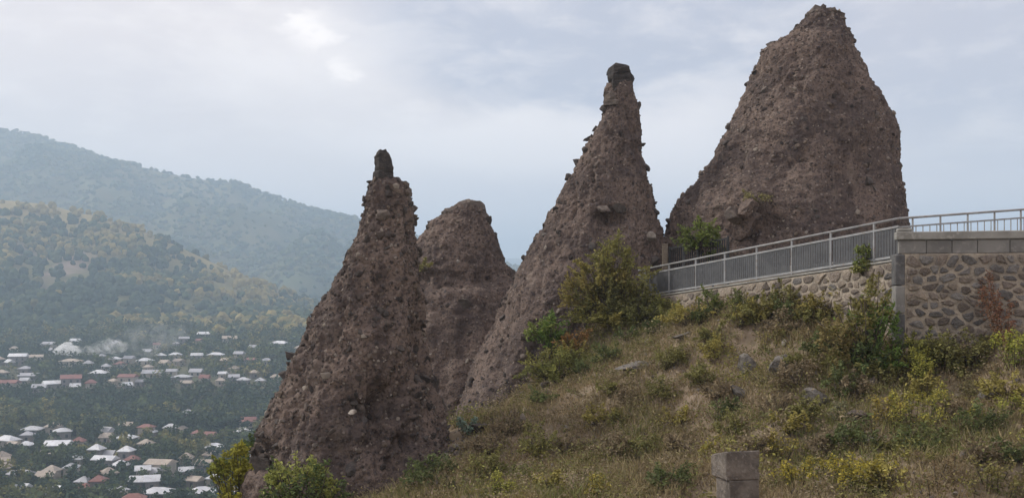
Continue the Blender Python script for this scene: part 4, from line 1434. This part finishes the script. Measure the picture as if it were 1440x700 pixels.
# low scrub: small clumps of dull leaves and dead twigs
x, y, z = slope_samples(5200)
parts = []
pal2 = np.array([(0.15, 0.12, 0.078), (0.13, 0.108, 0.058), (0.125, 0.118, 0.045), (0.09, 0.095, 0.036), (0.16, 0.13, 0.085), (0.16, 0.15, 0.045)])
pz = fbm(x * 0.35, y * 0.35, 0, 2, 71)
for i in range(len(x)):
    rr = GR.uniform(0.12, 0.26) * (1 + 1.1 * (GR.uniform() < 0.3))
    m = int(GR.uniform(22, 44) * (rr / 0.2) ** 1.3)
    cen = GR.normal(size=(m, 3)) * np.array([rr, rr, rr * 0.6]) * 0.6 + np.array([x[i], y[i], z[i] + rr * 0.55])
    tcol = pal2[int(np.clip((0.45 + 0.5 * pz[i] + 0.22 * GR.normal()) * 6, 0, 5))]
    parts.append(leaves(cen, GR.uniform(0.03, 0.055), GR, tcol, 0.35, 0.45))
v, f, tt = cat(parts)
o = obj('low_scrub', mesh('low_scrub', v, f, 'grass', tt))
tag(o, 'low dull scrub and dead stems scattered over the slope', 'scrub', None, 'stuff')

# loose small stones on the slope, thicker at the feet of the pinnacles
x, y, z = slope_samples(1500)
fx, fy = [], []
for (pa, pb_) in [((540, 695), (636, 618)), ((640, 606), (700, 588)), ((700, 588), (765, 522))]:
    qa, qb = on_ground(*pa), on_ground(*pb_)
    t_ = GR.uniform(0, 1, 260)
    fx.append(qa.x + (qb.x - qa.x) * t_ + np.abs(GR.normal(size=260)) * 0.55 - 0.1)
    fy.append(qa.y + (qb.y - qa.y) * t_ - np.abs(GR.normal(size=260)) * 0.35)
fx, fy = np.concatenate(fx), np.concatenate(fy)
x, y, z = np.concatenate([x, fx]), np.concatenate([y, fy]), np.concatenate([z, ground(fx, fy)])
n = len(x)
bv, bf = ICO[1]
sz = GR.uniform(0.02, 0.06, n) * (1 + 1.2 * (GR.uniform(size=n) < 0.12))
v = bv[None] * (1 + 0.2 * GR.normal(size=(n, len(bv))))[:, :, None] * sz[:, None, None] + np.stack([x, y, z + sz * 0.4], 1)[:, None]
tt = np.array([(0.2, 0.17, 0.15), (0.13, 0.11, 0.10), (0.3, 0.27, 0.24)])[GR.integers(0, 3, n)]
o = obj('loose_stones', mesh('loose_stones', v.reshape(-1, 3), (bf[None] + (np.arange(n) * len(bv))[:, None, None]).reshape(-1, 3), 'grass', np.repeat(tt, len(bv), 0)))
tag(o, 'small loose stones strewn over the slope', 'stones', None, 'stuff')

# ------------------------------------------------------------------ village in the valley
VR = np.random.default_rng(31)
# roof centre (px, py), roof width px, roof colour
HS = [(26, 499, 26, 'w'), (52, 500, 20, 't'), (100, 506, 30, 't'), (69, 482, 18, 'g'), (254, 466, 14, 'w'), (288, 468, 20, 'w'), (323, 474, 22, 't'), (394, 481, 28, 'w'), (182, 502, 15, 'g'),
      (204, 505, 22, 'w'), (226, 498, 15, 'w'), (247, 497, 17, 'w'), (232, 508, 15, 't'), (277, 498, 17, 'w'), (304, 497, 24, 'w'), (353, 504, 20, 'r'), (252, 506, 15, 't'), (375, 505, 15, 'g'),
      (41, 526, 26, 'g'), (139, 522, 25, 'w'), (74, 537, 26, 'w'), (35, 533, 9, 'w'), (12, 536, 30, 'r'), (56, 542, 20, 'g'), (100, 529, 30, 'r'), (106, 541, 14, 'w'), (128, 536, 16, 'r'), (215, 522, 30, 'g'),
      (180, 528, 26, 'r'), (256, 528, 26, 'w'), (288, 529, 14, 'r'), (329, 528, 16, 'g'), (342, 532, 18, 'w'), (366, 533, 13, 'w'), (388, 528, 16, 't'), (160, 534, 14, 't'), (310, 533, 12, 't'),
      (265, 578, 17, 'g'), (349, 589, 24, 'r'), (342, 604, 24, 'w'), (45, 601, 30, 'w'), (76, 597, 22, 't'), (88, 604, 26, 'w'), (178, 596, 20, 't'), (206, 598, 22, 'r'), (211, 605, 19, 'w'),
      (240, 598, 19, 'w'), (257, 601, 15, 't'), (178, 613, 28, 'w'), (11, 615, 34, 'w'), (37, 623, 14, 'w'), (82, 622, 36, 'w'), (111, 617, 14, 'r'), (136, 628, 12, 'w'), (178, 630, 10, 'w'),
      (301, 625, 27, 'w'), (297, 636, 13, 't'), (278, 607, 13, 'r'), (148, 643, 34, 'w'), (187, 643, 20, 'r'), (108, 642, 11, 'w'), (226, 648, 38, 't'), (201, 657, 15, 'w'), (216, 661, 14, 'g'),
      (214, 672, 18, 'w'), (4, 645, 14, 't'), (304, 669, 24, 'w'), (32, 663, 36, 'g'), (66, 667, 28, 't'), (137, 663, 20, 'r'), (153, 661, 14, 't'), (119, 682, 17, 'r'), (223, 688, 46, 'w'), (188, 697, 34, 'r'),
      (284, 688, 40, 'w'), (262, 640, 14, 't'), (-30, 620, 30, 'w'), (-45, 530, 26, 'g'), (-40, 660, 34, 'r'), (-25, 500, 22, 'w'), (420, 500, 20, 'w'), (425, 530, 22, 't'), (400, 600, 24, 'w')]
_hr = np.random.default_rng(64)
_tries = 0
while len(HS) < 195 and _tries < 6000:                      # the smaller houses between
    _tries += 1
    px_ = _hr.uniform(-60, 440) if len(HS) < 165 else _hr.uniform(440, 700)
    py_ = _hr.choice([_hr.uniform(474, 545), _hr.uniform(592, 698)])
    w_ = _hr.uniform(8, 17) * (1 + (py_ - 480) / 500)
    if all(abs(px_ - q[0]) > (w_ + q[2]) * 0.52 or abs(py_ - q[1]) > 6.5 for q in HS):
        HS.append((float(px_), float(py_), float(w_), str(_hr.choice(list('wwggttr')))))
RN = {'w': ('roof_white', 'white metal'), 'g': ('roof_grey', 'pale grey'), 'r': ('roof_red', 'dull red'), 't': ('roof_tan', 'weathered tan')}
houses = []
_hd = np.arange(280, 900, 1.0)


def roof_mesh(w, dp, h, over, hip, mat):
    a, b_ = w / 2 + over, dp / 2 + over
    k = (a - b_ * 0.9) if hip else a
    k = max(k, 0.3)
    t_ = 0.25
    v = [(-a, -b_, 0), (a, -b_, 0), (a, b_, 0), (-a, b_, 0), (-a, -b_, t_), (a, -b_, t_), (a, b_, t_), (-a, b_, t_), (-k, 0, h + t_), (k, 0, h + t_)]
    f = [(0, 3, 2, 1), (0, 1, 5, 4), (1, 2, 6, 5), (2, 3, 7, 6), (3, 0, 4, 7), (4, 5, 9, 8), (6, 7, 8, 9), (5, 6, 9), (7, 4, 8)]
    return poly('roof', v, f, mat)


win_me = box('window', -0.55, 0.55, -0.06, 0.06, -0.7, 0.7, 'window')
for (px, py, wpx, c_) in HS:
    wall_h = float(VR.uniform(2.6, 3.4))
    two = VR.uniform() < 0.18
    if two:
        wall_h += 2.4
    rh = float(VR.uniform(1.3, 2.0))
    zz = floor_z((px - 720) / F * _hd, _hd) + wall_h + rh * 0.5
    rows_ = HY - zz / _hd * F
    i = int(np.argmin(np.abs(rows_ - py)))
    d = float(_hd[i])
    w = wpx / F * d * 0.85
    w = min(max(w, 4.5), 16.5)
    dp = float(np.clip(w * VR.uniform(0.6, 0.95), 4.2, 10))
    x = (px - 720) / F * d
    fz = float(floor_z(x, d)) - 0.4
    mat, word = RN[c_]
    hip = VR.uniform() < 0.6
    wallm = ('wall_cream', 'wall_grey')[int(VR.uniform() < 0.4)]
    where = 'near the white smoke' if 60 < px < 190 and 478 < py < 512 else 'above the wooded bank' if d > 545 else 'below the wooded bank' if d > 400 else 'on the near valley floor'
    desc = '%s %s with a %s %s roof %s' % ('cream' if wallm == 'wall_cream' else 'grey', 'two storey house' if two else 'long house' if w > 9.5 else 'low house' if w > 6.5 else 'small hut', word, 'hipped' if hip else 'gabled', where)
    h = thing('village_house', desc, 'house', (x, d, fz), float(VR.normal() * 0.28), 'valley village: ' + desc)
    obj('wall', box('wall', -w / 2, w / 2, -dp / 2, dp / 2, 0, wall_h + 0.38, wallm), h)
    obj('roof', roof_mesh(w, dp, rh, 0.55, hip, mat), h, (0, 0, wall_h + 0.4))
    nw = max(1, int(w / 3.2))
    for s_ in range(nw):
        for lv in range(2 if two else 1):
            obj('window', win_me, h, ((s_ + 0.5) / nw * w - w / 2, -dp / 2 - 0.02, 1.9 + 2.5 * lv))
    obj('door', box('door', -0.5, 0.5, -0.05, 0.05, 0.4, 2.5, 'wood'), h, (0.5 * w / nw if nw > 1 else w * 0.3, -dp / 2 - 0.02, 0)) if nw != 2 else None
    houses.append((px, py, wpx, d, x, dp, w, word))
hx_ = np.array([q[4] for q in houses])
hd_ = np.array([q[3] for q in houses])
hpx = np.array([q[0] for q in houses])
hpy = np.array([q[1] for q in houses])
hw = np.array([q[2] for q in houses])

# trees of the valley: a few crown shapes shared by many trees
TM = []
pal3 = [(0.028, 0.043, 0.024), (0.038, 0.053, 0.026), (0.05, 0.064, 0.028), (0.08, 0.088, 0.034), (0.125, 0.115, 0.042)]
names3 = ['dark green', 'deep green', 'mid green', 'olive', 'yellowing']
for k, tcol in enumerate(pal3):
    for s_ in range(2):
        r = np.random.default_rng(500 + 10 * k + s_)
        nb = 9
        cc = r.normal(size=(nb, 3)) * np.array([0.38, 0.38, 0.30])
        cc[:, 2] += 0.62
        n = 420
        wch = r.integers(0, nb, n)
        u = r.normal(size=(n, 3))
        u /= np.linalg.norm(u, axis=1)[:, None]
        cen = cc[wch] + u * r.uniform(0.12, 0.34, (n, 1))
        tt = np.array(tcol) * r.uniform(0.75, 1.25, (nb, 1))[wch]
        v, f, tt = leaves(cen, 0.105, r, tt, 0.25, 0.8)
        cm = mesh('crown', v, f, 'foliage_far', tt)
        trunk = poly('trunk', *merge([bar_vf((0, 0, -0.3), (0.02, 0, 0.5), 0.035, None, 6)] + [bar_vf((0.02, 0, 0.35), tuple(cc[j]), 0.018, None, 5) for j in range(4)]), 'bark', True)
        TM.append((k, cm, trunk, v, f, tt))

n = 5200
n2 = 4200                                                   # beyond the edge of the view, hidden by the spires
tpx = np.concatenate([VR.uniform(-110, 470, n), VR.uniform(470, 1000, n2)])
n += n2
td_ = 1 / VR.uniform(1 / 860, 1 / 285, n)
td_ = np.where(VR.uniform(size=n) < 0.35, VR.uniform(500, 860, n), td_)
tx = (tpx - 720) / F * td_
tz = floor_z(tx, td_)
size = VR.uniform(4.6, 8.0, n)
ok = np.ones(n, bool)
for i in range(n):
    near = (np.hypot(hx_ - tx[i], hd_ - td_[i]) < hw / F * hd_ * 0.55 + size[i] * 0.42)
    if near.any():
        ok[i] = False
        continue
    top_py = HY - (tz[i] + size[i] * 1.05) / td_[i] * F
    half = size[i] * 0.55 / td_[i] * F
    front = (td_[i] < hd_) & (np.abs(hpx - tpx[i]) < hw * 0.42 + half) & (top_py < hpy + 1) & (HY - tz[i] / td_[i] * F > hpy - 6)
    if front.any():
        ok[i] = False
cand = np.nonzero(ok)[0]
# thin out so that crowns do not pile up
chosen = []
cell = {}
for i in cand:
    key = (int(tx[i] // 4.2), int(td_[i] // 6.5))
    if key in cell:
        continue
    cell[key] = 1
    chosen.append(i)
chosen = np.array(chosen)
order = chosen[np.argsort(td_[chosen])]
vis = [i for i in order if -20 < tpx[i] < 430 and HY - (tz[i] + size[i]) / td_[i] * F < 700]
single = set(vis[:290])
pk = fbm(tx * 0.02, td_ * 0.02, 0, 2, 88)
parts = []
for i in order:
    kk = int(np.clip((0.42 + 0.35 * pk[i] + 0.22 * VR.normal()) * 5, 0, 4))
    if 505 < td_[i] < 575:
        kk = min(kk, int(VR.integers(0, 3)))
    k, cm, trunk, v, f, tt = TM[kk * 2 + int(VR.integers(0, 2))]
    rz, s_ = float(VR.uniform(0, 6.28)), float(size[i])
    sq = float(VR.uniform(0.85, 1.2))
    if i in single:
        j = int(np.argmin(np.hypot(hx_ - tx[i], hd_ - td_[i])))
        gap_ = float(np.hypot(hx_[j] - tx[i], hd_[j] - td_[i]))
        place = 'close by a house with a %s roof' % houses[j][7] if gap_ < 13 else 'a little way off a house with a %s roof' % houses[j][7] if gap_ < 24 else 'in the wooded part of the valley'
        desc = '%s %s tree %s' % ('tall' if s_ > 7 else 'low' if s_ < 5.6 else 'middling', names3[kk], place)
        t = thing('valley_tree', desc, 'tree', (tx[i], td_[i], tz[i]), rz, 'valley trees: ' + desc)
        t.scale = (s_ * sq, s_ * sq, s_)
        obj('crown', cm, t)
        obj('trunk', trunk, t)
    else:
        cr, sr = math.cos(rz), math.sin(rz)
        # every other leaf is enough this far off
        st_ = (4 if td_[i] < 520 else 5) if tpx[i] < 470 else 10
        grow = {4: 1.25, 5: 1.35, 10: 1.7}[st_]                   # fewer, larger leaf clumps far off
        q4 = v.reshape(-1, 4, 3)[::st_]
        q = (q4.mean(1, keepdims=True) + (q4 - q4.mean(1, keepdims=True)) * grow).reshape(-1, 3)
        qx = (q[:, 0] * cr - q[:, 1] * sr) * s_ * sq
        qy = (q[:, 0] * sr + q[:, 1] * cr) * s_ * sq
        parts.append((np.stack([qx + tx[i], qy + td_[i], q[:, 2] * s_ * 0.95 + tz[i]], 1), np.arange(len(q)).reshape(-1, 4), tt.reshape(-1, 4, 3)[::st_].reshape(-1, 3)))
v, f, tt = cat(parts)
o = obj('valley_woodland', mesh('valley_woodland', v, f, 'foliage_far', tt))
tag(o, 'dark woodland on the bank and round the far houses of the village', 'woodland', None, 'stuff')

# ------------------------------------------------------------------ smoke and haze


def volume_mat(name, color, density, aniso=0.0, wispy=0.0):
    m = bpy.data.materials.new(name)
    m.use_nodes = True
    t = NT(m.node_tree)
    o = t.n('ShaderNodeOutputMaterial')
    v = t.n('ShaderNodeVolumePrincipled')
    v.inputs['Color'].default_value = (*color, 1)
    v.inputs['Density'].default_value = density
    v.inputs['Anisotropy'].default_value = aniso
    if wispy:
        g = t.n('ShaderNodeNewGeometry')
        n1 = t.noise(g.outputs['Position'], wispy, 4, 0.6, 0.5)
        t.put(v.inputs['Density'], t.math('MULTIPLY', t.ramp(n1, 0.40, 0.66), density * 2.4))
    t.link(v.outputs[0], o.inputs['Volume'])
    return m


M['smoke'] = volume_mat('smoke', (1.0, 1.0, 1.0), 0.35)
M['smoke_thin'] = volume_mat('smoke_thin', (1.0, 1.0, 1.0), 0.05, 0.0, 0.16)
M['smoke_faint'] = volume_mat('smoke_faint', (1.0, 1.0, 1.0), 0.007, 0.0, 0.09)
sd = 655.0
sb = P(92, 500, sd)
ts = thing('smoke', 'white smoke drifting sideways from a fire among the far houses', 'smoke', sb)
ts['kind'] = 'stuff'
for nm, mt, pts in [('dense_puff', 'smoke', [(83, 494, 7), (90, 490, 9), (98, 492, 9), (94, 485, 6), (104, 495, 7)]),
                    ('drifting_smoke', 'smoke_thin', [(112, 493, 8), (124, 492, 9), (135, 490, 11), (146, 488, 13), (157, 486, 13), (168, 487, 10)]),
                    ('faint_smoke', 'smoke_faint', [(170, 484, 20), (190, 480, 26), (212, 476, 28), (235, 473, 24), (205, 468, 22)])]:
    bv, bf = ICO[3]
    vv, ff = [], []
    for j, (px, py, rp) in enumerate(pts):
        rad = rp / F * sd
        nz = fbm(bv[:, 0] * 1.8 + j * 3, bv[:, 1] * 1.8, bv[:, 2] * 1.8, 3, 400 + j)
        q = bv * (1 + 0.35 * nz)[:, None] * rad * np.array([1.15, 1.0, 0.8]) + np.array(P(px, py, sd) - sb)
        vv.append(q)
        ff.append(bf + j * len(bv))
    obj(nm, mesh(nm, np.concatenate(vv), np.concatenate(ff), mt, smooth=True), ts)

M['haze'] = volume_mat('haze', (0.63, 0.80, 1.0), 0.00038, 0.2)
o = obj('haze', box('haze', -5600, 7200, -700, 9300, -110, 545, 'haze'))
tag(o, 'thin bluish haze filling the valley air', 'haze', None, 'stuff')
